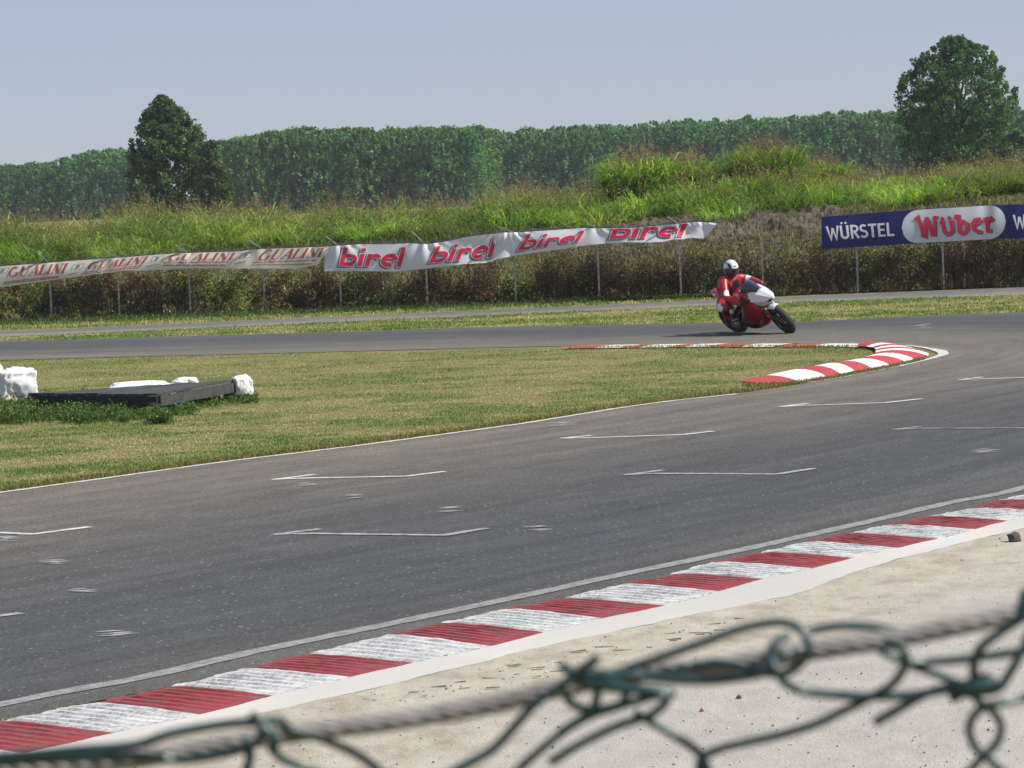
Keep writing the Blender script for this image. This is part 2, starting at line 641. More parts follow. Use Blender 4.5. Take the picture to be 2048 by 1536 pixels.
ribbon('edge_line', resample(line_near, 400), 0.15, 0.013, M['line_grey'], track, 0.010)
il = resample(inner, 700)
cut = [p for p in il if p.x < G(1470, 789).x + 0.0 and p.y < 46]
ribbon('edge_line', offset_curve(cut, 0.05), 0.10, 0.013, M['line'], track, 0.012)
ap = [p for p in il if p.x > G(1600, 770).x and p.y < 60 and (p.y < 49.5 or p.x > 6.0)]
wd = [0.06 + 0.11 * math.exp(-((p.y - 47.6) / 1.3) ** 2) for p in ap]
ribbon('edge_line', offset_curve(ap, 0.02), wd, 0.013, M['line'], track, 0.015)
far_line = [p + Vector((0, -0.12, 0)) for p in resample(catmull(far_out, 6), 120)]
ribbon('edge_line', [p for p in far_line if p.x < 1.5], 0.07, 0.013, M['line_faint'], track, 0.02)
ribbon('edge_line', [Vector((-24 + 48 * i / 60, 70.33 - 0.5 * max(0, ((-24 + 48 * i / 60) - 6) / 10), 0)) for i in range(61)], 0.12, 0.013, M['line_worn'], road, 0.02)

# starting grid marks
marks = [
    ([(-160, 1064), (0, 1068), (68, 1071), (176, 1057)], 'line'),
    ([(626, 951.5), (550, 961), (600, 959), (815, 955), (886, 946)], 'line'),
    ([(636, 1061), (553, 1071), (620, 1070), (890, 1073.5), (970, 1060)], 'line_worn'),
    ([(1180, 873), (1126, 878.5), (1180, 878), (1370, 871.5), (1424, 865)], 'line'),
    ([(1322, 943), (1254, 951.5), (1310, 949.5), (1556, 951), (1625, 940)], 'line_worn'),
    ([(1614, 809), (1563, 815), (1610, 813), (1771, 807.5), (1841, 800)], 'line'),
    ([(1838, 855), (1790, 861), (1840, 859), (2048, 858.5), (2170, 856), (2230, 847)], 'line_faint'),
    ([(1963, 756), (1920, 761), (1960, 760), (2048, 757), (2110, 754), (2150, 748)], 'line'),
    ([(-200, 1240), (0, 1235), (36, 1230)], 'line_worn'),
]
for pts, mt in marks:
    w3 = [G(*p) for p in pts]
    dens = []
    for a, b in zip(w3, w3[1:]):
        for k in range(10): dens.append(a.lerp(b, k / 10))
    dens.append(w3[-1])
    # corners are mitred by building each leg as its own strip, joined into one mark
    parts = []
    z = 0.0125
    for a, b in zip(w3, w3[1:]):
        if (b - a).length < 0.02: continue
        t = (b - a).normalized()
        s = Vector((t.y, -t.x, 0)) * 0.048
        a2 = a - t * 0.02
        n = max(2, int((b - a).length / 0.12))
        vs, fs = [], []
        for k in range(n + 1):
            q = a2.lerp(b + t * 0.02, k / n)
            j = random.uniform(0.85, 1.15)
            vs += [Vector((q.x + s.x * j, q.y + s.y * j, z)), Vector((q.x - s.x * j, q.y - s.y * j, z))]
        fs = [(2 * i, 2 * i + 1, 2 * i + 3, 2 * i + 2) for i in range(n)]
        parts.append((vs, fs))
        z += 0.0008
    v, f = join_data(parts)
    mesh('grid_marking', v, f, M[mt], track)
# scraped remains of old markings
scr = [(66, 155, 1127), (125, 203, 1185), (182, 285, 1272), (-20, 50, 1080), (580, 650, 970), (678, 742, 995), (870, 932, 1022), (1040, 1112, 1060), (1085, 1160, 851), (1815, 1880, 655), (1930, 2010, 905)]
for x0, x1, y in scr:
    parts = []
    for k in range(7):
        xa = x0 + random.uniform(0, 0.35) * (x1 - x0)
        xb = x1 - random.uniform(0, 0.35) * (x1 - x0)
        yy = y + random.uniform(-4, 5)
        a, b = G(xa, yy), G(xb, yy - random.uniform(0, 5))
        t = (b - a).normalized()
        s = Vector((t.y, -t.x, 0)) * random.uniform(0.016, 0.034)
        zz = 0.0125 + k * 0.0006
        m1 = a.lerp(b, 0.5) + Vector((0, random.uniform(-0.02, 0.02), 0))
        parts.append(([Vector((*(a).xy, zz)), Vector((*(m1 + s).xy, zz)), Vector((*b.xy, zz)), Vector((*(m1 - s).xy, zz))], [(0, 1, 2, 3)]))
    v, f = join_data(parts)
    mesh('scraped_marking', v, f, M['scuff'], track)

# ---- near kerb: ridged stripes one by one
kb = [((-5, 1446), (228, 1469)), ((181, 1410), (405, 1432)), ((342, 1377), (550, 1394)), ((483, 1342), (703, 1357)), ((605, 1313), (830, 1328)),
      ((780, 1273), (984, 1295)), ((882, 1250), (1093, 1267)), ((1006, 1222), (1208, 1239)), ((1119, 1201), (1332, 1214)), ((1245, 1172), (1440, 1185)),
      ((1340, 1152), (1528, 1160)), ((1425, 1128), (1626, 1139)), ((1516, 1109), (1709, 1118)), ((1607, 1087), (1797, 1098)), ((1685, 1071), (1877, 1080)),
      ((1770, 1054), (1952, 1061)), ((1848, 1037), (2016, 1043)), ((1939, 1021), (2100, 1024)), ((1995, 1004), (2166, 1007))]
kbw = [(G(*a), G(*b, 0.05)) for a, b in kb]
st0 = (kbw[0][0] - kbw[4][0]) / 4
st1 = (kbw[-1][0] - kbw[-5][0]) / 4
for k in range(1, 7): kbw.insert(0, (kbw[0][0] + st0, kbw[0][1] + st0))
for k in range(1, 9): kbw.append((kbw[-1][0] + st1, kbw[-1][1] + st1 * 1.03))
kerb = tag(empty('kerb', kbw[14][0]), kind='structure')
kerb_inv = kerb.matrix_world


def set_children_world(root):
    pass


def kerb_z(v, along):
    return 0.010 + 0.052 * v


NT = 7
for i in range(len(kbw) - 1):
    (a0, b0), (a1, b1) = kbw[i], kbw[i + 1]
    red = (i % 2 == 1)
    V, F = [], []
    NV = 12
    rows = []
    for t in range(NT):
        rows += [(t / NT + 0.001, 0.0), (t / NT + 0.35 / NT, 0.002), (t / NT + 0.55 / NT, 0.014), (t / NT + 0.88 / NT, 0.014)]
    rows.append((0.999, 0.0))
    jit = [random.uniform(-0.025, 0.025) for _ in range(3)]
    for ri, (s, h) in enumerate(rows):
        for k in range(NV + 1):
            v = k / NV
            a = a0.lerp(a1, s)
            b = b0.lerp(b1, s)
            p = a.lerp(b, v)
            n = noise.noise(Vector((p.x * 14, p.y * 14, 0))) * 0.5 + 0.5
            chip = 0.005 * noise.noise(Vector((p.x * 40, p.y * 40, 3)))
            fl = max(0.15, 1 - max(0, v - 0.5) * 1.5) * (0.15 if k == 0 else 0.6 if k == 1 else 1)
            hh = h * fl * (0.75 + 0.5 * n)
            en = math.sin(k) * 0
            if k == 0:
                p = p + (a - b).normalized() * 0.05 * noise.noise(Vector((p.x * 6, p.y * 6, 7)))
            V.append((p.x - kerb.location.x, p.y - kerb.location.y, 0.012 + 0.045 * v + hh + chip))
    R = len(rows)
    for r in range(R - 1):
        for k in range(NV):
            F.append((r * (NV + 1) + k, r * (NV + 1) + k + 1, (r + 1) * (NV + 1) + k + 1, (r + 1) * (NV + 1) + k))
    # skirt along the track side
    o = len(V)
    for r in range(R):
        x, y, z = V[r * (NV + 1)]
        V.append((x, y, -0.01))
    for r in range(R - 1):
        F.append((r * (NV + 1), (r + 1) * (NV + 1), o + r + 1, o + r))
    mesh('red_stripe' if red else 'white_stripe', V, F, M['kerb_red'] if red else M['kerb_white'], kerb)

# concrete bed between line and kerb, white apron, sandy verge
apron_px = [(-420, 1645), (0, 1553), (244, 1500), (390, 1463), (552, 1425), (732, 1385), (1000, 1319), (1100, 1296), (1236, 1266), (1319, 1249), (1500, 1212), (1607, 1189), (1741, 1138), (1875, 1101), (2048, 1060), (2300, 1003)]
ap_out = resample(catmull([G(*p) for p in apron_px], 6), 120)
kin = [b for a, b in kbw]
# apron sits between the kerb's back edge and ap_out
kback = resample(catmull([k for k in kin], 4), 120)
s_lo, s_hi = ap_out[0], ap_out[-1]


def along(p):
    return p.x * 0.55 + p.y * 0.835


ta, tb = max(along(kback[0]), along(ap_out[0])), min(along(kback[-1]), along(ap_out[-1]))


def trim(pts, a, b, n):
    dense = resample(pts, 1500)
    dense = [p for p in dense if a <= along(p) <= b]
    return resample(dense, n)


ka, kb2 = trim(kback, ta, tb, 160), trim(ap_out, ta, tb, 160)
V, F = [], []
for i, (a, b) in enumerate(zip(ka, kb2)):
    for k in range(5):
        v = k / 4
        p = a.lerp(b, v)
        wv = 0.05 * noise.noise(Vector((p.x * 2.2, p.y * 2.2, 5))) + 0.02 * noise.noise(Vector((p.x * 9, p.y * 9, 5)))
        if k == 4: p = p + (b - a).normalized() * wv
        z = 0.060 * (1 - v) + 0.014 * v + 0.004 * noise.noise(Vector((p.x * 5, p.y * 5, 9)))
        V.append((p.x, p.y, z))
for i in range(len(ka) - 1):
    for k in range(4):
        F.append((i * 5 + k, i * 5 + k + 1, i * 5 + 6 + k, i * 5 + 5 + k))
tag(mesh('kerb_apron', V, F, M['apron'], smooth=True), kind='structure')

# sandy verge, uneven, from under the kerb to the spectators' bank
V, F = [], []
nx, ny = 150, 150
vx0, vx1, vy0, vy1 = -14, 14, 8, 46
kb_line = [k for k in resample(catmull([a for a, b in kbw], 4), 400)]


def inner_y(x):
    """y of the kerb's track edge at x (kerb runs up to the right)"""
    return lerp_tab(kl_tab, x)


kl_tab = sorted((p.x, p.y) for p in kb_line)
for j in range(ny + 1):
    v = j / ny
    for i in range(nx + 1):
        x = vx0 + (vx1 - vx0) * i / nx
        yk = inner_y(x) - 0.30
        if x > kl_tab[-1][0]: yk = kl_tab[-1][1] + (x - kl_tab[-1][0]) * 1.6
        if x < kl_tab[0][0]: yk = kl_tab[0][1] + (x - kl_tab[0][0]) * 1.5
        yk = max(8.2, yk)
        y = yk - (yk - vy0) * v ** 1.3
        z = 0.010 + 0.012 * max(0, noise.noise(Vector((x * 0.9, y * 0.9, 1)))) + 0.010 * abs(noise.noise(Vector((x * 3, y * 3, 4)))) * min(1, v * 6)
        V.append((x, y, z))
for j in range(ny):
    for i in range(nx):
        a = j * (nx + 1) + i
        F.append((a, a + nx + 1, a + nx + 2, a + 1))
tag(mesh('sandy_verge', V, F, M['sand'], smooth=True), kind='structure')

# spectators' bank under the camera
V, F = [], []
for j in range(13):
    y = 8.1 - j * 1.0
    for i in range(21):
        x = -20 + 2 * i
        z = 1.25 * (1 - math.exp(-((8.1 - y) / 3.0) ** 2)) + 0.012
        V.append((x, y, z))
for j in range(12):
    for i in range(20):
        a = j * 21 + i
        F.append((a, a + 21, a + 22, a + 1))
tag(mesh('spectator_bank', V, F, M['grass'], smooth=True), kind='structure')

# pebbles and clods on the verge
def scatter_stones(name, n, sizes, region, mat, seed):
    r = np.random.default_rng(seed)
    ico = [(0, 0, 1), (0.9, 0, 0.1), (0, 0.9, 0.0), (-0.9, 0, 0.05), (0, -0.9, 0), (0, 0, -1)]
    tri = np.array([(0, 1, 2), (0, 2, 3), (0, 3, 4), (0, 4, 1), (5, 2, 1), (5, 3, 2), (5, 4, 3), (5, 1, 4)])
    base = np.array(ico)
    pts = []
    while len(pts) < n:
        q = region(r)
        if q is not None: pts.append(q)
    pts = np.array(pts)
    s = r.uniform(0, 1, n) ** 2.2 * (sizes[1] - sizes[0]) + sizes[0]
    rot = r.uniform(0, 6.28, n)
    jit = r.uniform(0.6, 1.3, (n, 6, 3))
    B = base[None] * jit * s[:, None, None] * np.array([1.2, 0.9, 0.6])
    c, si = np.cos(rot)[:, None], np.sin(rot)[:, None]
    X = B[..., 0] * c - B[..., 1] * si
    Y = B[..., 0] * si + B[..., 1] * c
    Vv = np.stack([X, Y, B[..., 2]], -1) + pts[:, None, :]
    T = (tri[None] + (np.arange(n) * 6)[:, None, None]).reshape(-1, 3)
    return np_mesh(name, Vv.reshape(-1, 3), None, T, mat)


def verge_pt(r):
    px = r.uniform(-60, 2110)
    py = r.uniform(1060, 1560)
    lim = lerp_tab([(p[0], p[1]) for p in apron_px], px)
    if py < lim + 4: return None
    g = G(px, py)
    return (g.x, g.y, 0.018)


M['stone'] = simple('grey_stone', (0.20, 0.18, 0.16), 0.9, var=0.5, scale=9)
M['stone_light'] = simple('pale_stone', (0.5, 0.47, 0.42), 0.9, var=0.3, scale=9)
tag(scatter_stones('gravel', 450, (0.002, 0.011), verge_pt, M['stone'], 3), 'loose dark gravel scattered over the sandy verge', 'gravel', kind='stuff')
tag(scatter_stones('gravel', 500, (0.002, 0.010), verge_pt, M['stone_light'], 4), 'pale pebbles scattered over the sandy verge', 'gravel', kind='stuff')


def clod_pt(r):
    t = r.uniform(0, 1)
    px = 560 + 760 * t + r.normal() * 18
    py = lerp_tab(apron_px, px) + 22 + r.uniform(0, 26) + abs(r.normal()) * 6
    g = G(px, py)
    return (g.x, g.y, 0.016)


# the pressed prints of a block tyre tread in the sand: little rims of earth in a row
def tread():
    parts = []
    for row, (off, n) in enumerate(((26, 22), (42, 19), (60, 12))):
        for k in range(n):
            px = 560 + row * 50 + k * 46 + random.uniform(-8, 8)
            py = lerp_tab(apron_px, px) + off + random.uniform(-3, 3)
            c = G(px, py)
            L, W = random.uniform(0.10, 0.15), random.uniform(0.05, 0.075)
            a = random.uniform(-0.15, 0.15)
            rot = Matrix.Rotation(a, 3, 'Z')
            for (dx, dy, sx, sy) in ((0, W / 2, L, 0.012), (0, -W / 2, L * 0.7, 0.010), (L / 2, 0, 0.012, W * 0.8)):
                if random.random() < 0.5: continue
                parts.append(box_data(c + rot @ Vector((dx, dy, 0.014)), (sx * random.uniform(0.4, 0.9), sy * 0.8, random.uniform(0.006, 0.012)), rot @ Matrix.Rotation(random.uniform(-.1, .1), 3, 'Y')))
    return join_data(parts)


M['sand_clod'] = simple('packed_sand', (0.36, 0.31, 0.225), 1.0, var=0.25, scale=30)
v, f = tread()
tag(mesh('tyre_print', v, f, M['sand_clod']), 'block tread tyre prints pressed into sand beside the white apron', 'tyre print', kind='stuff')


def rock(name, loc, s, mat, seed, sub=2):
    bm = bmesh.new()
    bmesh.ops.create_icosphere(bm, subdivisions=sub, radius=1)
    for q in bm.verts:
        n = noise.noise(q.co * 1.6 + Vector((seed, 0, 0)))
        q.co = q.co * (1 + 0.45 * n)
        q.co = Vector((q.co.x * s[0], q.co.y * s[1], q.co.z * s[2]))
    me = bpy.data.meshes.new(name)
    bm.to_mesh(me)
    bm.free()
    o = link_mesh(name, me, mat)
    o.location = loc
    return o


g = G(2028, 1087)
tag(rock('stone', (g.x, g.y, 0.045), (0.055, 0.05, 0.04), simple('dark_stone', (0.07, 0.065, 0.06), 0.9, var=0.4, scale=40), 3.1), 'fist sized dark stone lying on sand beside the kerb apron at far right', 'stone')
g = G(1404, 1429)
tag(rock('brick_chip', (g.x, g.y, 0.022), (0.014, 0.012, 0.012), simple('terracotta', (0.34, 0.12, 0.07), 0.9), 5.5, 1), 'tiny terracotta chip on the pale paving below the fence wire', 'stone')
g = G(1478, 1403)
tag(rock('stone', (g.x, g.y, 0.024), (0.018, 0.016, 0.014), M['stone'], 8.5, 1), 'small grey stone on the pale paving near the terracotta chip', 'stone')

# ---- hairpin kerb, infield -> track boundaries, alternating red and white
hk = [((1478, 761), (1528, 768.5)), ((1533, 751), (1599, 765)), ((1586, 742), (1657, 756)), ((1616, 737.5), (1684, 750.5)), ((1650, 731.5), (1712, 744.5)),
      ((1676, 728.5), (1745, 738.5)), ((1700, 724.5), (1781, 731.5)), ((1728, 718.5), (1811, 725)), ((1745, 713), (1829, 719.5)), ((1751, 708), (1856, 713)),
      ((1752, 704.5), (1858, 708.5)), ((1751, 702), (1848, 704)), ((1749, 699.5), (1836, 701)), ((1744, 697.7), (1818, 697.3)), ((1732, 696), (1797, 694.3)), ((1710, 694.6), (1770, 691.2))]
hkw = [(G(*a, 0.02), G(*b)) for a, b in hk]
for x in (1712, 1672, 1606, 1596, 1532, 1466, 1419, 1387, 1329, 1294, 1239, 1176):
    yb = lerp_tab([(1150, 692.2), (1176, 691.7), (1467, 688.2), (1700, 688.8)], x)
    b = G(x, yb)
    a = b + Vector((-0.55, -0.95, 0)) * 0.85
    if x > 1650: a = b + Vector((-0.55, -0.75, 0)) * 0.8
    hkw.append((a, b))
hred = [1, 0, 1, 0, 1, 0, 1, 0, 1, 0, 1, 0, 1, 0, 1, 0, 1, 0, 1, 0, 1, 0, 1, 0, 1, 0, 1, 0]
# colours of the stripes on the far side, read one by one
hcol = 'RWRWRWRWRWRWRWR' + 'W' * 20


def m_hkerb(name, col, wear):
    m, nt, b = new_mat(name)
    p = pos_node(nt)
    br = nt.nodes.new('ShaderNodeTexVoronoi')
    br.feature = 'DISTANCE_TO_EDGE'
    br.inputs['Scale'].default_value = 16
    br.inputs['Randomness'].default_value = 0.15
    nt.links.new(p, br.inputs['Vector'])
    f = noise_n(nt, p, 20, 4, 0.7)
    c = ramp(nt, f, [(0.28, wear), (0.42, col)])
    c = mixc(nt, ramp(nt, br.outputs['Distance'], [(0.30, BW(0)), (0.44, BW(0.75))]), c, tuple(x * 0.35 for x in col))
    nt.links.new(c, b.inputs['Base Color'])
    b.inputs['Roughness'].default_value = 0.75
    bump(nt, b, mathn(nt, 'MULTIPLY', br.outputs['Distance'], -1.0), 0.8, 0.02)
    return m


M['hk_red'] = m_hkerb('hairpin_kerb_red', (0.42, 0.04, 0.05), (0.2, 0.12, 0.1))
M['hk_white'] = m_hkerb('hairpin_kerb_white', (0.78, 0.77, 0.77), (0.4, 0.38, 0.36))
M['hk_orange'] = m_hkerb('hairpin_kerb_faded_red', (0.45, 0.10, 0.06), (0.25, 0.15, 0.1))
hkerb = tag(empty('kerb', hkw[9][0]), kind='structure')
hc = hkerb.location
for i in range(len(hkw) - 1):
    (a0, b0), (a1, b1) = hkw[i], hkw[i + 1]
    V, F = [], []
    ns, nv = 5, 6
    if i >= 15 and (b1 - b0).length < 0.12: continue
    for r in range(ns + 1):
        s = 0.004 + 0.992 * r / ns
        for k in range(nv + 1):
            v = k / nv
            p = a0.lerp(a1, s).lerp(b0.lerp(b1, s), v)
            amp = (0.075 * min(1, (i + s) / 2.5)) if i < 15 else 0.02
            z = 0.012 + amp * math.sin(math.pi * min(1, 0.12 + 0.88 * v)) ** 0.8
            V.append((p.x - hc.x, p.y - hc.y, z - hc.z))
    for r in range(ns):
        for k in range(nv):
            F.append((r * (nv + 1) + k, r * (nv + 1) + k + 1, (r + 1) * (nv + 1) + k + 1, (r + 1) * (nv + 1) + k))
    red = hcol[i] == 'R'
    if i >= 15:
        red = i in (17, 18, 20, 22, 24, 26)
    mesh('red_stripe' if red else 'white_stripe', V, F, (M['hk_orange'] if i >= 15 else M['hk_red']) if red else M['hk_white'], hkerb)

# ---- slope behind the fence and bare soil ridge
def fence_y(x):
    return 72.76 - 0.207 * x


def slope_z(x, y):
    t = (y - (fence_y(x) + 1.3)) / 7.5
    t = min(1, max(0, t))
    top = 1.15 + 0.035 * (x + 12)
    return top * t * t * (3 - 2 * t)


V, F = [], []
nx, ny = 120, 60
for j in range(ny + 1):
    for i in range(nx + 1):
        x = -26 + 52 * i / nx
        y = fence_y(x) + 1.2 + (j / ny) ** 1.5 * 42
        z = slope_z(x, y) - 0.01
        if y > 98: z *= max(0, 1 - (y - 98) / 14)
        z += 0.10 * noise.noise(Vector((x * 0.8, y * 0.8, 2))) * min(1, j / 6)
        V.append((x, y, z + (0.012 if j else -0.02)))
for j in range(ny):
    for i in range(nx):
        a = j * (nx + 1) + i
        F.append((a, a + 1, a + nx + 2, a + nx + 1))
tag(mesh('grassy_slope', V, F, M['slope'], smooth=True), kind='structure')
V, F = [], []
nx, ny = 200, 34
for j in range(ny + 1):
    for i in range(nx + 1):
        x = 2.0 + 6.3 * i / nx
        v = j / ny
        yc = fence_y(x) + 6.6
        y = yc - 1.6 + 3.6 * v
        env = math.sin(math.pi * v) ** 0.7 * min(1, i / 16, (nx - i) / 12)
        z = slope_z(x, y) + env * (0.16 + 0.20 * noise.noise(Vector((x * 1.7, y * 1.7, 6))) + 0.10 * noise.noise(Vector((x * 6, y * 6, 1))) + 0.05 * noise.noise(Vector((x * 17, y * 17, 1)))) - 0.05
        V.append((x, y, z))
for j in range(ny):
    for i in range(nx):
        a = j * (nx + 1) + i
        F.append((a, a + 1, a + nx + 2, a + nx + 1))
tag(mesh('soil_ridge', V, F, M['soil']), kind='structure')

# the summer air between here and the poplars
hz_mat = bpy.data.materials.new('summer_haze')
hz_mat.use_nodes = True
hn = hz_mat.node_tree
hn.nodes.clear()
ho = hn.nodes.new('ShaderNodeOutputMaterial')
hv = hn.nodes.new('ShaderNodeVolumePrincipled')
hv.inputs['Color'].default_value = (0.80, 0.88, 1.0, 1)
hv.inputs['Density'].default_value = 0.0002
hn.links.new(hv.outputs[0], ho.inputs['Volume'])
v_, f_ = box_data((0, 250, 6.0), (900, 620, 14.0))
tag(mesh('haze', v_, f_, hz_mat), kind='stuff')

# ================================================================== VEGETATION
def blades(base, h, wd, az, lean, cols, seg2=True):
    """arching grass blades; all arguments numpy, base (n,3)"""
    n = len(base)
    d = np.stack([np.cos(az), np.sin(az), np.zeros(n)], -1)
    fa = rng.uniform(0, 2 * np.pi, n)
    s = np.stack([np.cos(fa), np.sin(fa), np.zeros(n)], -1)
    up = np.array([0, 0, 1.0])
    mid = base + up * (h * 0.62)[:, None] + d * (h * lean * 0.30)[:, None]
    tip = base + up * (h * (1 - 0.35 * lean))[:, None] + d * (h * lean)[:, None]
    hw = (wd / 2)[:, None]
    Vv = np.stack([base - s * hw, base + s * hw, mid - s * hw * 0.8, mid + s * hw * 0.8, tip], 1).reshape(-1, 3)
    k = (np.arange(n) * 5)[:, None]
    Q = k + np.array([[0, 1, 3, 2]])
    T = k + np.array([[2, 3, 4]])
    return Vv, Q, T, np.repeat(cols, 5, 0)


def leaves(cen, size, cols, elong=1.5, flat=0.0):
    n = len(cen)
    a = rng.normal(size=(n, 3))
    a[:, 2] *= (1 - flat)
    a /= np.linalg.norm(a, axis=1)[:, None]
    b = rng.normal(size=(n, 3))
    b -= a * np.sum(a * b, 1)[:, None]
    b /= np.linalg.norm(b, axis=1)[:, None]
    s = size[:, None]
    Vv = np.stack([cen + a * s * elong * 0.5, cen + b * s * 0.5, cen - a * s * elong * 0.5, cen - b * s * 0.5], 1).reshape(-1, 3)
    Q = (np.arange(n) * 4)[:, None] + np.array([[0, 1, 2, 3]])
    return Vv, Q, None, np.repeat(cols, 4, 0)


def merge(*sets):
    V, Q, T, Cc = [], [], [], []
    o = 0
    for v, q, t, c in sets:
        V.append(v)
        if q is not None: Q.append(q + o)
        if t is not None: T.append(t + o)
        Cc.append(c)
        o += len(v)
    return (np.concatenate(V), np.concatenate(Q) if Q else None, np.concatenate(T) if T else None, np.concatenate(Cc))


def pick(pal, n, spread=0.18):
    pal = np.array(pal)
    c = pal[rng.integers(0, len(pal), n)]
    return c * rng.uniform(1 - spread, 1 + spread, (n, 1))


# ---- tufts over the mown grass
def in_infield(px, py):
    e1 = np.interp(px, [p[0] for p in inner_px_near[:13]], [p[1] for p in inner_px_near[:13]])
    e2 = np.interp(px, [0, 600, 1176, 1467, 1700, 1800, 1862], [721, 706, 697, 694, 694, 700, 705])
    kerbz = np.interp(px, [1470, 1481, 1533, 1650, 1726, 1752, 1753], [800, 761, 752, 732, 720, 700, 690])
    return (py < e1 - 0.5) & (py > e2 + 0.5) & ((px < 1475) | (py < kerbz - 0.5)) & (px < 1752)


def unproj(px, py):
    # vectorised G on z = 0
    R = np.array(RM)
    d = np.stack([(px - 1024) / FPX, (768 - py) / FPX, -np.ones_like(px)], -1) @ R.T
    t = -CAM.z / d[:, 2]
    return np.array(CAM) + d * t[:, None]


def mown(n, test, pxr, pyr, hmin, hmax, name, label, wd=0.009):
    # even density on the ground, thinned with distance
    px = rng.uniform(*pxr, n * 3)
    py = rng.uniform(*pyr, n * 3)
    ok = test(px, py)
    px, py = px[ok][:n], py[ok][:n]
    b = unproj(px, py)
    n = len(b)
    g = grass_noise(b[:, 0], b[:, 1]) + rng.normal(0, 0.10, n)
    g = np.clip(g, 0, 1)[:, None]
    straw = np.array([0.52, 0.44, 0.23])
    mid = np.array([0.32, 0.33, 0.115])
    green = np.array([0.13, 0.23, 0.05])
    col = np.where(g < 0.5, straw + (mid - straw) * g * 2, mid + (green - mid) * (g * 2 - 1))
    col *= rng.uniform(0.65, 1.35, (n, 1))
    b[:, 2] = -0.002
    h = rng.uniform(hmin, hmax, n) * (0.7 + 0.6 * g[:, 0])
    return blades(b, h, np.full(n, wd) * rng.uniform(0.6, 1.6, n), rng.uniform(0, 6.28, n), rng.uniform(0.2, 1.5, n), col)


S1 = mown(190000, in_infield, (-150, 1760), (690, 990), 0.010, 0.030, '', '', 0.008)


def on_strip(px, py):
    # strip between the track and the service road
    lo = np.interp(px, [-200, 0, 300, 700, 1000, 1440, 1590, 1730, 1900, 2048, 2250], [690, 684, 675, 664, 654.5, 646, 644.5, 638, 630, 625, 620])
    hi = np.interp(px, [-200, 0, 700, 1460, 1590, 2048, 2250], [684, 675.5, 643.5, 610.5, 604, 590, 585])
    return (py < lo) & (py > hi)


S2 = mown(70000, on_strip, (-200, 2250), (585, 690), 0.02, 0.06, '', '', 0.014)


def on_back(px, py):
    hi = np.interp(px, [-200, 0, 700, 1460, 2250], [660, 645, 620, 592, 570])
    lo = np.interp(px, [-200, 0, 700, 1460, 1600, 2048, 2250], [671, 662, 633, 599, 592, 575.6, 567])
    return (py < lo) & (py > hi)


S3 = mown(40000, on_back, (-200, 1500), (570, 672), 0.03, 0.10, '', '', 0.014)
v, q, t, c = merge(S1, S2, S3)
tag(np_mesh('mown_grass', v, q, t, M['blade'], c), 'short patchy mown grass, straw yellow to green, between the track and the roads', 'grass', kind='stuff')

# fringe of longer straw along the infield edge, the far kerb and the near kerb
fr = []
for p0, p1, n, hh in ((0, 1470, 9000, 0.07), (1470, 1850, 2600, 0.055)):
    px = rng.uniform(p0 - (120 if p0 == 0 else 0), p1, n)
    e = np.interp(px, [p[0] for p in inner_px_near], [p[1] for p in inner_px_near])
    py = e - np.abs(rng.normal(0, 3.0, n)) + 0.3
    fr.append((px, py, hh))
px = rng.uniform(1140, 1750, 2500)
py = np.interp(px, [1140, 1467, 1750], [697, 694, 695.5]) + np.abs(rng.normal(0, 1.5, 2500))
fr.append((px, py, 0.07))
px = rng.uniform(1484, 1800, 1800)
py = np.interp(px, [1484, 1600, 1743, 1809], [770, 766, 741, 728]) + rng.uniform(0, 5, 1800)
fr.append((px, py, 0.05))
sets = []
for px, py, hh in fr:
    b = unproj(px, py)
    b[:, 2] = 0.0
    n = len(b)
    sets.append(blades(b, rng.uniform(0.5, 1.3, n) * hh, np.full(n, 0.008), rng.uniform(0, 6.28, n), rng.uniform(0.2, 1.3, n), pick([(0.30, 0.23, 0.10), (0.20, 0.19, 0.06), (0.25, 0.17, 0.07), (0.11, 0.14, 0.035)], n)))
# weeds in the gap beside the near kerb
gapc = resample(offset_curve(line_near, 0.40), 800)
gapc = [p for p in gapc if -4 < p.x < 6.5]
cl = [random.choice(gapc) for _ in range(24)]
bb = []
for q in cl:
    for k in range(40): bb.append((q.x + random.gauss(0, 0.06), q.y + random.gauss(0, 0.09), 0.005))
bb = np.array(bb)
n = len(bb)
sets.append(blades(bb, rng.uniform(0.01, 0.03, n), np.full(n, 0.006), rng.uniform(0, 6.28, n), rng.uniform(0.2, 1.6, n), pick([(0.22, 0.20, 0.07), (0.14, 0.17, 0.04), (0.3, 0.25, 0.13)], n)))
v, q, t, c = merge(*sets)
tag(np_mesh('grass_fringe', v, q, t, M['blade'], c), 'ragged straw coloured fringe of grass along track and kerb edges', 'grass', kind='stuff')

# ---- tall grass on the slope
TOP = [(-200, 428), (0, 420), (120, 432), (225, 430), (300, 398), (440, 404), (560, 404), (700, 402), (850, 408), (930, 402), (1000, 382), (1100, 368), (1180, 376), (1235, 388), (1265, 335), (1330, 318), (1410, 330), (1450, 385), (1490, 360), (1530, 322), (1600, 325), (1660, 355), (1710, 362), (1760, 376), (1850, 366), (1950, 370), (2048, 355), (2250, 350)]


def top_z(x, y):
    """height the stand reaches at (x, y), so that its outline follows the surveyed crest"""
    px = 1024 + FPX * x / y
    ty = np.interp(px, [a for a, b in TOP], [b for a, b in TOP])
    hz = 360 - (px - 1024) * 0.0437
    return 2.8 + (hz - ty) / FPX * y


vslope = np.vectorize(slope_z)


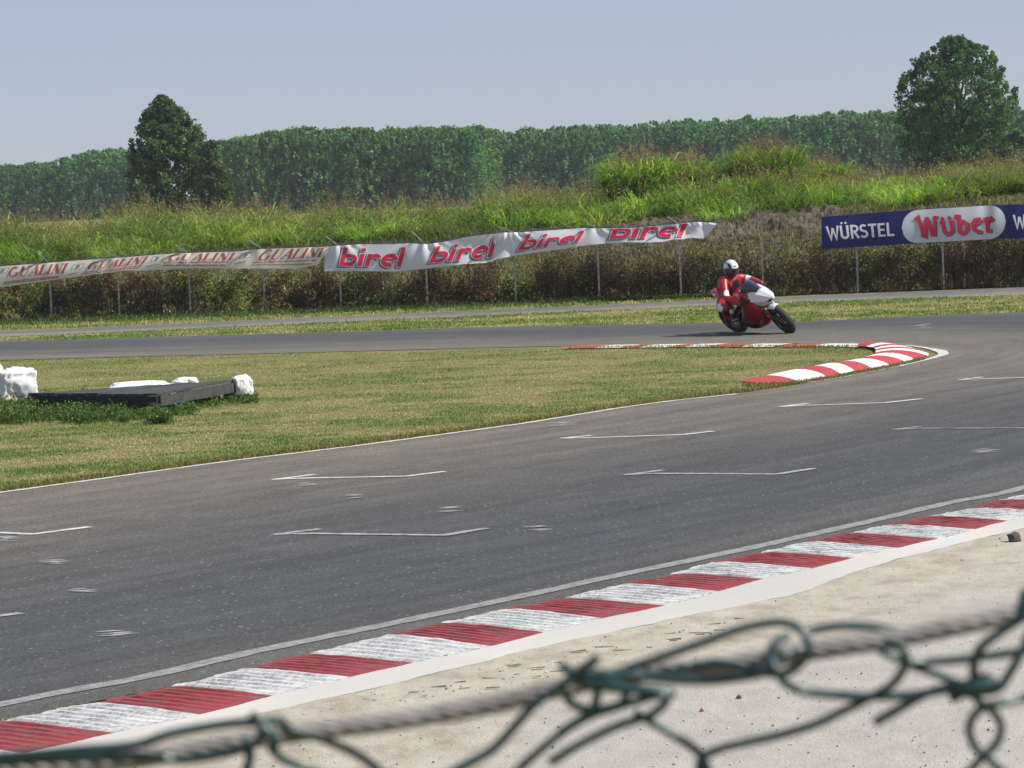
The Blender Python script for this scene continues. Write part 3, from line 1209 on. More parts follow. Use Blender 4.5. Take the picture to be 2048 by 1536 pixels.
def tall_stand(n, ylo, yhi, xr, hscale, pal, wd=(0.012, 0.030), lean=(0.15, 0.9)):
    x = rng.uniform(xr[0], xr[1], n)
    y = ylo + (yhi - ylo) * rng.uniform(0, 1, n)
    y = y + fence_y(x)
    z = vslope(x, y)
    clump = 0.5 + 0.5 * np.sin(x * 2.1 + np.sin(y * 1.3) * 2) * np.sin(y * 1.7 + x * 0.6)
    full = np.maximum(0.5, top_z(x, y) - z)
    # front rows are lower than the crest behind them
    front = np.clip((y - fence_y(x) - ylo) / max(0.1, (yhi - ylo)) * 1.4 + 0.35, 0, 1)
    cl2 = 0.5 + 0.5 * np.sin(x * 3.4 + y * 1.1 + 1.2 * np.sin(x * 1.3)) * np.sin(y * 2.3 - x * 0.8)
    h = full * front * hscale * rng.uniform(0.5, 1.0, n) * (0.70 + 0.22 * clump + 0.22 * cl2)
    b = np.stack([x, y, z], -1)
    return b, h


PAL_G = [(0.16, 0.28, 0.045), (0.26, 0.38, 0.065), (0.09, 0.17, 0.033), (0.40, 0.47, 0.12), (0.12, 0.20, 0.04)]
sets = []
nc = 250
ccx = rng.uniform(-17, 17, nc)
ccv = rng.uniform(0, 1, nc) ** 0.8
ccy = fence_y(ccx) + 7.4 + 7.2 * ccv
cr_ = rng.uniform(0.45, 1.15, nc)
frontal = np.clip(ccv * 1.7 + 0.42, 0, 1)
ch = np.maximum(0.6, top_z(ccx, ccy) - vslope(ccx, ccy)) * frontal * rng.uniform(0.60, 1.10, nc)
ctint = rng.uniform(0.55, 1.55, nc)
per_ = 130
k = np.repeat(np.arange(nc), per_)
n = len(k)
an = rng.uniform(0, 6.28, n)
rr_ = np.sqrt(rng.uniform(0, 1, n))
b = np.stack([ccx[k] + np.cos(an) * rr_ * cr_[k], ccy[k] + np.sin(an) * rr_ * cr_[k], np.zeros(n)], -1)
b[:, 2] = vslope(b[:, 0], b[:, 1])
h = ch[k] * rng.uniform(0.55, 1.0, n) * (1 - 0.62 * rr_ ** 2)
pal_k = pick(PAL_G + [(0.22, 0.20, 0.07), (0.05, 0.10, 0.025), (0.16, 0.13, 0.06)], nc, 0.15)[k]
col = (0.55 * pick(PAL_G, n, 0.3) + 0.45 * pal_k) * ctint[k][:, None]
sets.append(blades(b, h, rng.uniform(0.012, 0.028, n), an + rng.normal(0, 0.8, n), rng.uniform(0.1, 0.5, n), col))
idx = rng.integers(0, n, 105000)
lb = b[idx].copy()
fr_ = rng.uniform(0.2, 0.97, len(idx))
lb[:, 2] += h[idx] * fr_
off_ = h[idx] * fr_ ** 2 * 0.28
lb[:, 0] += np.cos(an[idx]) * off_
lb[:, 1] += np.sin(an[idx]) * off_
sets.append(blades(lb, rng.uniform(0.12, 0.40, len(idx)), rng.uniform(0.012, 0.028, len(idx)), an[idx] + rng.normal(0, 0.9, len(idx)), rng.uniform(0.9, 2.8, len(idx)), (0.6 * pick(PAL_G, len(idx), 0.35) + 0.4 * pal_k[idx]) * ctint[k[idx]][:, None]))
# short stray leaves that break up the clumps
ns_ = 90000
idx = rng.integers(0, n, ns_)
lp = b[idx].copy()
f2_ = rng.uniform(0.15, 1.0, ns_)
lp[:, 2] += h[idx] * f2_
lp[:, 0] += np.cos(an[idx]) * h[idx] * f2_ ** 2 * 0.3 + rng.normal(0, 0.07, ns_)
lp[:, 1] += np.sin(an[idx]) * h[idx] * f2_ ** 2 * 0.3 + rng.normal(0, 0.07, ns_)
sets.append(leaves(lp, rng.uniform(0.014, 0.036, ns_), (0.6 * pick(PAL_G, ns_, 0.4) + 0.4 * pal_k[idx]) * ctint[k[idx]][:, None] * 1.1, 5.0))
# underbrush of the front rows
b2, h2 = tall_stand(12000, 6.3, 13.5, (-17, 17), 0.40, PAL_G)
right = (b2[:, 0] > 1.5)
h2 = np.where(right, h2 * 0.55, h2)
sets.append(blades(b2, h2, rng.uniform(0.014, 0.03, len(b2)), rng.uniform(0, 6.28, len(b2)), rng.uniform(0.4, 1.6, len(b2)), pick([(0.07, 0.12, 0.028), (0.11, 0.15, 0.04), (0.15, 0.12, 0.05)], len(b2), 0.35)))
v, q, t, c = merge(*sets)
tag(np_mesh('tall_grass', v, q, t, M['tall_leaf'], c), 'tall bright green sorghum grass covering the slope behind the fence', 'tall grass', kind='stuff')

# reddish flower heads above the stand
def panicles(b, hz, npan, per, spread=(0.10, 0.30)):
    i = rng.integers(0, len(b), npan)
    base = b[i].copy()
    base[:, 2] = hz[i] + rng.uniform(-0.12, 0.26, npan)
    L = rng.uniform(*spread, npan)
    k = np.repeat(np.arange(npan), per)
    t = rng.uniform(0, 1, len(k))
    rad = 0.45 * L[k] * (1 - t) * rng.uniform(0, 1, len(k)) ** 0.5
    an = rng.uniform(0, 6.28, len(k))
    drift = rng.uniform(-0.5, 0.3, npan)
    c = base[k].copy()
    c[:, 2] += t * L[k] * 1.3
    c[:, 0] += np.cos(an) * rad + drift[k] * t * L[k]
    c[:, 1] += np.sin(an) * rad
    col = pick([(0.30, 0.19, 0.12), (0.38, 0.25, 0.15), (0.42, 0.32, 0.18), (0.26, 0.16, 0.10)], npan, 0.25)[k]
    a = leaves(c, rng.uniform(0.009, 0.018, len(c)), col, 2.8)
    st = blades(base - np.array([0, 0, 0.35]), np.full(npan, 0.35) + L, np.full(npan, 0.008), rng.uniform(0, 6.28, npan), np.full(npan, 0.05), pick([(0.2, 0.19, 0.07)], npan))
    return merge(a, st)


hz = top_z(b[:, 0], b[:, 1])
keep = (b[:, 1] - fence_y(b[:, 0])) > 8.5
bk, hk_ = b[keep], (vslope(b[keep][:, 0], b[keep][:, 1]) + h[keep])
tall = hk_ > hz[keep] - 0.85
v, q, t, c = panicles(bk[tall], hk_[tall], 6500, 20, (0.14, 0.38))
tag(np_mesh('grass_flower_heads', v, q, t, M['blade'], c), 'rust brown seed heads standing above the tall green grass', 'seed heads', kind='stuff')


def big_clump(name, px, D, zt, rad, n, label, green=1.0):
    X = (px - 1024) / FPX * D
    z0 = slope_z(X, D) - 0.05
    H = zt - z0
    root = empty(name, (X, D, z0))
    tag(root, label, 'grass clump', 'tall sorghum clumps above the stand')
    a = rng.uniform(0, 6.28, n)
    r = rad * np.sqrt(rng.uniform(0, 1, n)) * 0.62
    bs = np.stack([np.cos(a) * r, np.sin(a) * r * 0.7, np.zeros(n)], -1)
    hh = H * rng.uniform(0.5, 1.0, n) * (1 - 0.45 * (r / rad) ** 2)
    s1 = blades(bs, hh, rng.uniform(0.016, 0.03, n), a + rng.normal(0, 0.7, n), rng.uniform(0.1, 0.5, n), pick(PAL_G, n, 0.3) * green)
    m = n * 4
    i = rng.integers(0, n, m)
    lb = bs[i].copy()
    f_ = rng.uniform(0.15, 0.95, m)
    lean_off = hh[i] * f_ ** 2 * 0.3
    lb[:, 2] += hh[i] * f_
    lb[:, 0] += np.cos(a[i]) * lean_off
    lb[:, 1] += np.sin(a[i]) * lean_off
    s2 = blades(lb, rng.uniform(0.16, 0.5, m), rng.uniform(0.014, 0.032, m), a[i] + rng.normal(0, 1.0, m), rng.uniform(0.8, 2.4, m), pick(PAL_G, m, 0.35) * green)
    v, q, t, c = merge(s1, s2)
    np_mesh('foliage', v, q, t, M['tall_leaf'], c, root)
    v, q, t, c = panicles(bs, hh, int(n * 0.16), 26, (0.15, 0.35))
    np_mesh('seed_heads', v, q, t, M['blade'], c, root)
    return root


big_clump('grass_clump', 1295, 82.5, 3.30, 1.05, 1900, 'tall green grass clump behind the right end of the white banner', 1.25)
big_clump('grass_clump', 1392, 83.0, 3.15, 0.90, 1600, 'bright arching grass clump right of the tallest one over the banner end', 1.1)
big_clump('grass_clump', 1550, 83.2, 3.42, 1.15, 2200, 'dark green grass clump with rusty seed heads above the bare fence post', 0.85)
big_clump('grass_clump', 1662, 84.5, 2.85, 0.85, 1200, 'lower grass clump with seed heads left of the blue banner', 0.95)

# ---- weeds and scrub on the slope below the tall grass (yellowish)
n = 42000
x = rng.uniform(-16, 16, n)
y = fence_y(x) + rng.uniform(1.2, 7.6, n)
z = vslope(x, y)
soil = (x > 2.2) & (x < 8.0) & (np.abs(y - fence_y(x) - 6.9) < 1.0)
keep = ~soil | (rng.uniform(0, 1, n) < 0.10)
b = np.stack([x, y, z], -1)[keep]
n = len(b)
pt = np.sin(b[:, 0] * 1.9 + 1) * np.sin(b[:, 1] * 1.4) + rng.normal(0, 0.4, n)
col = np.where((pt > 0)[:, None], pick([(0.19, 0.19, 0.06), (0.24, 0.22, 0.09), (0.13, 0.16, 0.04)], n, 0.3), pick([(0.27, 0.23, 0.11), (0.16, 0.13, 0.06), (0.11, 0.15, 0.035)], n, 0.3))
v, q, t, c = blades(b, rng.uniform(0.06, 0.30, n), rng.uniform(0.012, 0.03, n), rng.uniform(0, 6.28, n), rng.uniform(0.3, 1.6, n), col)
tag(np_mesh('rough_grass', v, q, t, M['blade'], c), 'yellowish rough grass on the slope just behind the fence', 'rough grass', kind='stuff')

# ---- bramble hedge along the fence
HT = [(-200, 1.15), (100, 1.1), (400, 1.05), (520, 1.0), (600, 0.85), (700, 0.78), (780, 0.60), (860, 0.80), (930, 0.55), (1000, 0.45), (1080, 0.55), (1120, 0.85), (1200, 0.95), (1230, 0.5), (1300, 0.75), (1380, 0.95), (1450, 0.8), (1520, 0.75), (1600, 0.95), (1680, 1.0), (1760, 0.95), (1850, 1.0), (1940, 1.12), (2048, 1.15), (2250, 1.15)]


def hedge(n):
    x = rng.uniform(-15, 15, n)
    px = 1024 + FPX * x / 73
    H = np.interp(px, [a for a, b_ in HT], [b_ for a, b_ in HT])
    lump = -0.10 + 0.12 * np.sin(x * 3.1) + 0.12 * np.sin(x * 7.3 + 1) + 0.08 * np.sin(x * 17.0) + rng.normal(0, 0.06, n)
    Ht = np.maximum(0.25, H + lump)
    u_ = rng.uniform(0, 1, n)
    z = Ht * u_ ** 0.85
    depth = 0.10 + 1.1 * rng.uniform(0, 1, n) ** 1.4
    # the face bulges out at the bottom in front of the fence
    front = np.where(z < 0.33, -0.42 * (1 - z / 0.33) - 0.05, 0)
    y = fence_y(x) + 0.10 + front * rng.uniform(0, 1, n) + depth * (0.5 + 0.5 * (1 - u_)) + 0.10 * np.sin(x * 5 + z * 6)
    return x, y, z, px


x, y, z, px = hedge(3200)
nc = len(x)
per_ = 38
k = np.repeat(np.arange(nc), per_)
n = len(k)
rc = rng.uniform(0.07, 0.20, nc)
d = rng.normal(size=(n, 3))
d /= np.linalg.norm(d, axis=1)[:, None]
pos = np.stack([x, y, z], -1)[k] + d * (rc[k] * rng.uniform(0.3, 1, n) ** 0.5)[:, None]
pos[:, 2] = np.abs(pos[:, 2])
pt = 0.5 + 0.32 * np.sin(x * 1.7 + 0.4) + 0.25 * np.sin(x * 4.1 + z * 3) + 0.2 * np.sin(x * 9.7 - z * 8) + rng.normal(0, 0.22, nc)
pt += np.interp(px, [0, 500, 900, 1500, 2048], [0.16, 0.10, -0.06, -0.06, 0.0])
green = pick([(0.09, 0.125, 0.028), (0.14, 0.18, 0.04), (0.05, 0.075, 0.022), (0.24, 0.25, 0.07)], nc, 0.25)
brown = pick([(0.15, 0.092, 0.042), (0.075, 0.05, 0.028), (0.19, 0.125, 0.055), (0.26, 0.19, 0.085), (0.15, 0.072, 0.038)], nc, 0.25)
cc0 = np.where((pt > 0.55)[:, None], green, brown)
col = cc0[k] * rng.uniform(0.5, 1.5, (n, 1)) * 1.1
S = leaves(pos, rng.uniform(0.02, 0.055, n), col, 1.4)
# dry upright stalks rising out of it
ns = 2600
cx = rng.choice([-10.4, -9.5, -8.3, -7.5, -4.2, -3.0, -1.7, -0.6, 0.9, 1.3, 2.0, 2.2, 3.1, 3.9, 4.6, 5.4, 6.9, 7.6, 8.5, 9.6, 10.2, 10.9, 11.6], ns) + rng.normal(0, 0.26, ns)
cy = fence_y(cx) + 0.25 + rng.uniform(-0.2, 0.5, ns)
sb = np.stack([cx, cy, np.zeros(ns)], -1)
hs = rng.uniform(0.7, 1.35, ns) * np.where(cx > 9, 1.15, 1)
ST = blades(sb, hs, np.full(ns, 0.012), rng.uniform(0, 6.28, ns), rng.uniform(0.02, 0.2, ns), pick([(0.11, 0.07, 0.04), (0.16, 0.11, 0.06)], ns))
k = np.repeat(np.arange(ns), 16)
tt = rng.uniform(0.35, 1.0, len(k))
cc = sb[k].copy()
cc[:, 2] = hs[k] * tt * 0.97
cc[:, :2] += rng.normal(0, 0.045, (len(k), 2)) * (1.15 - tt)[:, None] * 1.6
SL = leaves(cc, rng.uniform(0.018, 0.04, len(cc)), pick([(0.12, 0.065, 0.035), (0.15, 0.09, 0.05), (0.09, 0.05, 0.03)], len(cc), 0.3), 1.6)
v, q, t, c = merge(S, ST, SL)
tag(np_mesh('bramble_scrub', v, q, t, M['bramble'], c), 'brown and green brambles and dry dock stalks along the wire fence', 'scrub', kind='stuff')
# low greens at the foot
n = 16000
x = rng.uniform(-15, 6, n)
lo = rng.uniform(0, 1, n)
y = fence_y(x) - 0.15 - 1.25 * lo * np.clip((3.5 - x) / 8, 0.12, 1)
b = np.stack([x, y, np.zeros(n)], -1)
v, q, t, c = blades(b, rng.uniform(0.05, 0.22, n) * (1 - 0.5 * lo), rng.uniform(0.012, 0.03, n), rng.uniform(0, 6.28, n), rng.uniform(0.3, 1.6, n), pick([(0.075, 0.13, 0.03), (0.12, 0.16, 0.045), (0.05, 0.09, 0.025)], n, 0.3))
tag(np_mesh('verge_weeds', v, q, t, M['blade'], c), 'low green weeds at the foot of the wire fence beside the service road', 'weeds', kind='stuff')

# ---- trees
def tree_mesh_data(H, R_of_t, nclus, per, crad, lsize, pal, z0=0.08, spread=0.3, zs=0.9, gap=0.0, seed=0.0, slump=0.0):
    """leaf clumps spread through a crown envelope; zs stretches the clumps upright, gap opens holes"""
    cen = []
    while len(cen) < nclus:
        t = random.random() ** 0.85                    # 0 = foot of the crown, 1 = top
        a_ = random.uniform(0, 2 * math.pi)
        r = R_of_t(t) * math.sqrt(random.uniform(0.12, 1.0))
        r *= 1 + 0.16 * noise.noise(Vector((math.cos(a_) * 1.5 + seed, math.sin(a_) * 1.5, t * 7)))
        p = Vector((math.cos(a_) * r + slump * (1 - t), math.sin(a_) * r, H * (z0 + (1 - z0) * t)))
        if gap and noise.noise(p * 0.75 + Vector((seed * 3, 0, 0))) < -0.5 + gap: continue
        cen.append((p.x, p.y, p.z, t))
    cen = np.array(cen)
    t = cen[:, 3]
    cen = cen[:, :3]
    cr = rng.uniform(0.5, 1.25, nclus) * crad * (0.45 + 0.55 * (1 - t ** 2))
    k = np.repeat(np.arange(nclus), per)
    d = rng.normal(size=(len(k), 3))
    d /= np.linalg.norm(d, axis=1)[:, None]
    rad = cr[k] * rng.uniform(0.1, 1.0, len(k)) ** 0.6
    p = cen[k] + d * rad[:, None] * np.array([1, 1, zs])
    cc = pick(pal, nclus, 0.22)[k] * rng.uniform(1 - spread, 1 + spread, (len(k), 1))
    return leaves(p, lsize * rng.uniform(0.6, 1.5, len(k)), cc, 1.35), cen


def trunk_data(H, r0, cen, nb=9):
    parts = []
    pts = [Vector((0.03 * H * noise.noise(Vector((i, r0 * 9, 0))) * 0.4, 0.02 * i, H * 0.92 * i / 8)) for i in range(9)]
    pts[0] = Vector((0, 0, 0))
    parts.append(tube_data(pts, [r0 * (1 - 0.85 * i / 8) for i in range(9)], 8))
    for j in range(nb):
        c = Vector(cen[random.randrange(len(cen))])
        s = pts[min(7, max(1, int(c.z / H * 8 * 0.75)))]
        m = s.lerp(c, 0.5) + Vector((0, 0, 0.05 * H * 0.3))
        parts.append(tube_data([s, m, c], [r0 * 0.35, r0 * 0.22, r0 * 0.06], 5))
    return join_data(parts)


def px_seed(X):
    return X * 0.37


def place_tree(name, X, D, H, R_of_t, nclus, per, crad, ls, pal, label, cat='tree', group=None, r0=0.18, z0=0.05, gap=0.25, zs=1.1, slump=0.0):
    root = empty(name, (X, D, 0))
    tag(root, label, cat, group)
    (v, q, t, c), cen = tree_mesh_data(H, R_of_t, nclus, per, crad, ls, pal, z0, 0.3, zs, gap, px_seed(X), slump)
    np_mesh('crown', v, q, t, M['tree_leaf'], c, root)
    tv, tf = trunk_data(H, r0, cen, 24)
    mesh('trunk', tv, tf, M['bark'], root, True)
    return root


def R_con(t):
    return lerp_tab([(0, 2.7), (0.15, 3.0), (0.35, 2.85), (0.55, 2.4), (0.7, 2.0), (0.85, 1.3), (0.95, 0.6), (1.0, 0.15)], t)


PAL_T1 = [(0.062, 0.115, 0.042), (0.09, 0.155, 0.055), (0.14, 0.21, 0.08), (0.04, 0.075, 0.03)]
D = 175.0
place_tree('conical_tree', (353 - 1024) / FPX * D, D, 2.8 + (389 - 196) / FPX * D, R_con, 1100, 48, 0.40, 0.105, PAL_T1, 'dark green conical tree standing in front of the poplar wood at left', gap=0.12, slump=0.75)
D = 172.0
place_tree('small_tree', (446 - 1024) / FPX * D, D, 2.8 + (386 - 285) / FPX * D, lambda t: lerp_tab([(0, 0.95), (0.5, 1.0), (0.8, 0.7), (1, 0.15)], t), 210, 44, 0.32, 0.10, [(0.07, 0.105, 0.035), (0.10, 0.13, 0.05)], 'smaller paler tree just right of the dark conical tree')


def R_oval(t):
    return lerp_tab([(0, 2.5), (0.2, 2.9), (0.40, 3.3), (0.6, 3.5), (0.75, 3.15), (0.88, 2.25), (0.96, 1.3), (1.0, 0.5)], t)


PAL_T2 = [(0.065, 0.155, 0.055), (0.10, 0.20, 0.07), (0.05, 0.11, 0.042)]
D = 190.0
place_tree('oval_poplar', (1935 - 1024) / FPX * D, D, 2.8 + (321 - 78) / FPX * D, R_oval, 1150, 46, 0.46, 0.115, PAL_T2, 'big solitary round crowned tree rising above the wood at right', r0=0.25)
D = 186.0
place_tree('small_tree', (2055 - 1024) / FPX * D, D, 2.8 + (315 - 262) / FPX * D, lambda t: lerp_tab([(0, 2.0), (0.5, 2.0), (0.8, 1.2), (1, 0.2)], t), 120, 60, 0.6, 0.14, PAL_T2, 'lower bushy tree at the foot of the big round crowned tree, right edge')
D = 150.0
place_tree('bush', (1985 - 1024) / FPX * D, D, 2.8 + (318 - 318) / FPX * D + 0.2, lambda t: lerp_tab([(0, 1.5), (0.5, 1.4), (0.8, 0.9), (1, 0.2)], t), 70, 60, 0.45, 0.12, [(0.07, 0.12, 0.04), (0.09, 0.13, 0.04)], 'pale green bush below the big round crowned tree at right')

# plantation: individual poplars in rows, sharing a few crowns
PAL_P = [(0.10, 0.25, 0.090), (0.13, 0.29, 0.105), (0.18, 0.34, 0.13), (0.075, 0.19, 0.072)]
PAL_P2 = [(0.12, 0.24, 0.070), (0.17, 0.29, 0.085), (0.09, 0.185, 0.060)]
crowns = []
for k in range(10):
    f = [lambda t: lerp_tab([(0, 2.0), (0.3, 2.2), (0.7, 2.0), (0.88, 1.8), (0.96, 1.2), (1, 0.5)], t),
         lambda t: lerp_tab([(0, 2.0), (0.4, 2.3), (0.75, 2.1), (0.9, 1.7), (1, 0.5)], t)][k % 2]
    (v, q, t, c), cen = tree_mesh_data(10.0, f, 330, 14, 0.27, 0.20, PAL_P2 if k >= 6 else PAL_P, 0.02, 0.35, 2.6, 0.0, k * 3.3)
    co = np_mesh('crown', v, q, t, M['tree_leaf'], c)
    tv, tf = trunk_data(10.0, 0.12, cen, 3)
    to = mesh('trunk', tv, tf, M['bark'], None, True)
    crowns.append((co.data, to.data))
    bpy.data.objects.remove(co)
    bpy.data.objects.remove(to)
PT = [(-120, 335), (0, 330), (60, 322), (130, 318), (180, 300), (260, 292), (290, 290)]
PTA = [(455, 275), (520, 266), (590, 252), (660, 250), (760, 250), (850, 248), (990, 246)]
PTB = [(960, 250), (1050, 253), (1120, 250), (1200, 243), (1350, 238), (1430, 233), (1500, 228), (1600, 226), (1700, 219), (1790, 214), (1850, 214), (2200, 205)]


def plant_block(pt, px0, px1, D0, rows, dx, dD, which, label, nshow):
    n = 0
    for r in range(rows):
        D = D0 + r * dD
        X0, X1 = (px0 - 1024) / FPX * D, (px1 - 1024) / FPX * D
        cnt = int((X1 - X0) / dx)
        for i in range(cnt + 1):
            X = X0 + dx * (i + 0.5 * (r % 2)) + random.uniform(-0.3, 0.3)
            DD = D + random.uniform(-0.6, 0.6)
            px = 1024 + FPX * X / DD
            hz_ = 360 - (px - 1024) * 0.0437
            H = 2.8 + (hz_ - lerp_tab(pt, px)) / FPX * D0 * (1.0 if r else 0.96)
            H *= random.uniform(0.95, 1.02)
            co, to = crowns[random.choice(which)]
            root = empty('poplar_tree', (X, DD, 0))
            root.rotation_euler = (0, 0, random.uniform(0, 6.28))
            sx = random.uniform(0.95, 1.3)
            root.scale = (sx, sx, H / 10.3)
            tag(root, label.replace('young poplar', 'front row young poplar' if r == 0 else 'young poplar behind the front row'), 'poplar', 'poplars of the plantation behind the slope')
            for nm, me in (('crown', co), ('trunk', to)):
                o = bpy.data.objects.new(nm, me)
                C.objects.link(o)
                o.parent = root
            n += 1
    return n


nP = plant_block(PTA, 440, 985, 372, 5, 2.5, 4, [6, 7, 8, 9, 0], 'young poplar in the plantation block between conical tree and centre', 0)
nP += plant_block(PTB, 960, 2190, 420, 3, 2.5, 4, [0, 1, 2, 3, 4, 5], 'young poplar in the long plantation block right of centre', 0)
nP += plant_block(PT, -110, 330, 430, 3, 2.5, 5, [0, 1, 2, 3, 4, 5], 'young poplar in the plantation block left of the conical tree', 0)
print('poplars', nP)

# ================================================================== FENCE BEHIND THE SERVICE ROAD
M['galv'] = simple('galvanised_steel', (0.24, 0.26, 0.27), 0.5, 0.2, 0.5, 12)
M['wire'] = simple('old_wire', (0.13, 0.135, 0.14), 0.6, 0.4, 0.2, 12)


def fdepth(px):
    return 72.76 / (1 + 0.207 * (px - 1024) / FPX)


# foot px at ground, arm tip px (None for the straight posts)
GT = [(-150, 535), (0, 533), (94, 526), (166, 520), (244, 515), (322, 509), (364, 506), (470, 503), (515, 498), (593, 495), (658, 493), (718, 488), (777, 488), (816, 486), (855, 488), (894, 482), (933, 474), (972, 469), (1011, 465), (1067, 462), (1126, 459), (1191, 457), (1269, 456), (1337, 449), (1393, 444), (1434, 447), (1530, 421), (1642, 430), (1814, 417), (1989, 406), (2048, 405), (2200, 400)]
posts = [(-38, (-72, 512)), (110, (72, 504)), (246, (206, 496.6)), (388, (350, 489.8)), (537, (497, 481)), (689.5, (651.6, 473.6)), (862.5, (822.6, 463)),
         (1039.5, (997, 454.4)), (1206.5, (1172, 445)), (1370, (1334.7, 434)), (1534.5, None), (1724, None), (1896, None), (2070, None), (2240, None)]
fence = empty('wire_fence', (0, fence_y(0), 0))
tag(fence, 'long chain link fence on grey steel posts behind the service road', 'fence')
fl = fence.location
for k, (bx, tip) in enumerate(posts):
    D = fdepth(bx)
    X = (bx - 1024) / FPX * D
    if tip:
        ty = lerp_tab(GT, bx - 8)
        hz_ = 360 - (bx - 1024) * 0.0437
        zt = 2.8 - (ty - hz_) / FPX * D
    else:
        ty = 419 if k == 10 else lerp_tab(GT, bx) - 7
        hz_ = 360 - (bx - 1024) * 0.0437
        zt = 2.8 - (ty - hz_) / FPX * D
    base = Vector((X, D, -0.1)) - fl
    top = Vector((X, D, zt)) - fl
    parts = [box_data((base + top) / 2 + Vector((0.0, 0.0, 0)), (0.042, 0.006, zt + 0.1)), box_data((base + top) / 2 + Vector((-0.018, 0.020, 0)), (0.006, 0.036, zt + 0.1))]
    v, f = join_data(parts)
    po = mesh('post', v, f, M['galv'], fence)
    if tip:
        tp = P(*tip, D - 0.12) - fl
        dirv = (tp - top)
        q = dirv.to_track_quat('Z', 'Y').to_matrix()
        v, f = box_data((top + tp) / 2, (0.034, 0.010, dirv.length + 0.02), q)
        v2, f2 = box_data((top + tp) / 2 + q @ Vector((-0.014, 0.013, 0)), (0.008, 0.022, dirv.length), q)
        v, f = join_data([(v, f), (v2, f2)])
        mesh('arm', v, f, M['galv'], po)
# leaning brace seen left of the rider
a, b = P(1358, 503, fdepth(1358) + 0.1) - fl, P(1306, 560, fdepth(1306) + 0.5) - fl
tube('brace', [a, b], 0.014, M['galv'], fence, 6)
# chain link
V, F = [], []
nv = 0
for sgn in (1, -1):
    px = -260.0
    while px < 2330:
        D = fdepth(px)
        X0 = (px - 1024) / FPX * D
        pts = []
        steps = 9
        for s in range(steps + 1):
            # climb at 45 degrees
            zz = 0.02 + 1.95 * s / steps
            X = X0 + sgn * zz
            y = fence_y(X)
            qx = 1024 + FPX * X / y
            ht = 2.8 - (lerp_tab(GT, qx) - 2 - (360 - (qx - 1024) * 0.0437)) / FPX * y
            if zz > ht:
                zz = ht
                pts.append((X - sgn * 0.0, y, zz))
                break
            pts.append((X, y, zz))
        for (xa, ya, za), (xb, yb, zb) in zip(pts, pts[1:]):
            w_ = 0.0009
            o = len(V)
            V += [(xa - w_ - fl.x, ya - fl.y, za), (xa + w_ - fl.x, ya - fl.y, za), (xb + w_ - fl.x, yb - fl.y, zb), (xb - w_ - fl.x, yb - fl.y, zb)]
            F.append((o, o + 1, o + 2, o + 3))
        px += 7.2
o = mesh('chain_link', V, F, M['wire'], fence)
o['kind'] = 'stuff'
for dz in (0.02, 0.55, 1.0):
    pts = []
    for k in range(160):
        px = -230 + 2560 * k / 159
        D = fdepth(px) - 0.006
        hz_ = 360 - (px - 1024) * 0.0437
        zt = 2.8 - (lerp_tab(GT, px) - hz_) / FPX * D
        pts.append(Vector(((px - 1024) / FPX * D, D, zt * (1 - dz) + 0.02 if dz < 0.9 else 0.12)) - fl)
    tube('line_wire', pts, 0.0035, M['wire'], fence, 4)
# crumpled roll of mesh along the top edge
V, F = [], []
n = 0
for k in range(2600):
    px = random.uniform(-120, 1440)
    D = fdepth(px) - 0.03 + random.uniform(-0.05, 0.05)
    py = lerp_tab(GT, px) - abs(random.gauss(0, 3.2)) + 1
    c = P(px, py, D) - fl
    d = Vector((random.uniform(-1, 1), random.uniform(-.4, .4), random.uniform(-.7, .7))).normalized() * random.uniform(0.03, 0.08)
    s = Vector((0, 0, 0.0035))
    o = len(V)
    V += [c - d - s, c - d + s, c + d + s, c + d - s]
    F.append((o, o + 1, o + 2, o + 3))
o = mesh('crumpled_mesh', V, F, M['wire'], fence)
o['kind'] = 'stuff'


# ================================================================== BANNERS
def banner(name, top, bot, xr, m, label, fold, nu=220, nvv=14, end=None, off=0.13, flat=False):
    """cloth hung on the fence: top / bot edge tables in the survey, fold(px, v) = depth of the folds"""
    org = P(top[0][0], top[0][1], fdepth(top[0][0]))
    root = empty(name, org)
    tag(root, label, 'banner')

    def pt(px, py, o=0.0):
        t, b = lerp_tab(top, px), lerp_tab(bot, px)
        v = min(1, max(0, (py - t) / max(1e-6, b - t)))
        return P(px, py, fdepth(px) - off - fold(px, v) - 0.13 * v - o) - org
    V, F = [], []
    for i in range(nu + 1):
        px = xr[0] + (xr[1] - xr[0]) * i / nu
        t, b = lerp_tab(top, px), lerp_tab(bot, px)
        for k in range(nvv + 1):
            V.append(pt(px, t + (b - t) * k / nvv))
    for i in range(nu):
        for k in range(nvv):
            a = i * (nvv + 1) + k
            F.append((a, a + nvv + 1, a + nvv + 2, a + 1))
    mesh('cloth', V, F, m, root, True)
    return root, pt


def stroke_polys(pts, w, closed=False):
    """strip of quads along a polyline with width w (scalar or per point)"""
    pts = [Vector((p[0], p[1])) for p in pts]
    n = len(pts)
    out = []
    for i, p in enumerate(pts):
        a = pts[i - 1] if (i or closed) else None
        b = pts[(i + 1) % n] if (i < n - 1 or closed) else None
        d = Vector((0, 0))
        if a is not None: d += (p - a).normalized()
        if b is not None: d += (b - p).normalized()
        if d.length < 1e-6: d = Vector((1, 0))
        d.normalize()
        nn = Vector((-d.y, d.x))
        if a is not None and b is not None:
            cs = max(0.55, nn.dot(Vector((-(b - p).normalized().y, (b - p).normalized().x))))
        else:
            cs = 1
        ww = (w[i] if hasattr(w, '__len__') else w) / 2 / cs
        out.append((p + nn * ww, p - nn * ww))
    quads = [(out[i][0], out[i + 1][0], out[i + 1][1], out[i][1]) for i in range(n - 1)]
    if closed: quads.append((out[-1][0], out[0][0], out[0][1], out[-1][1]))
    return quads


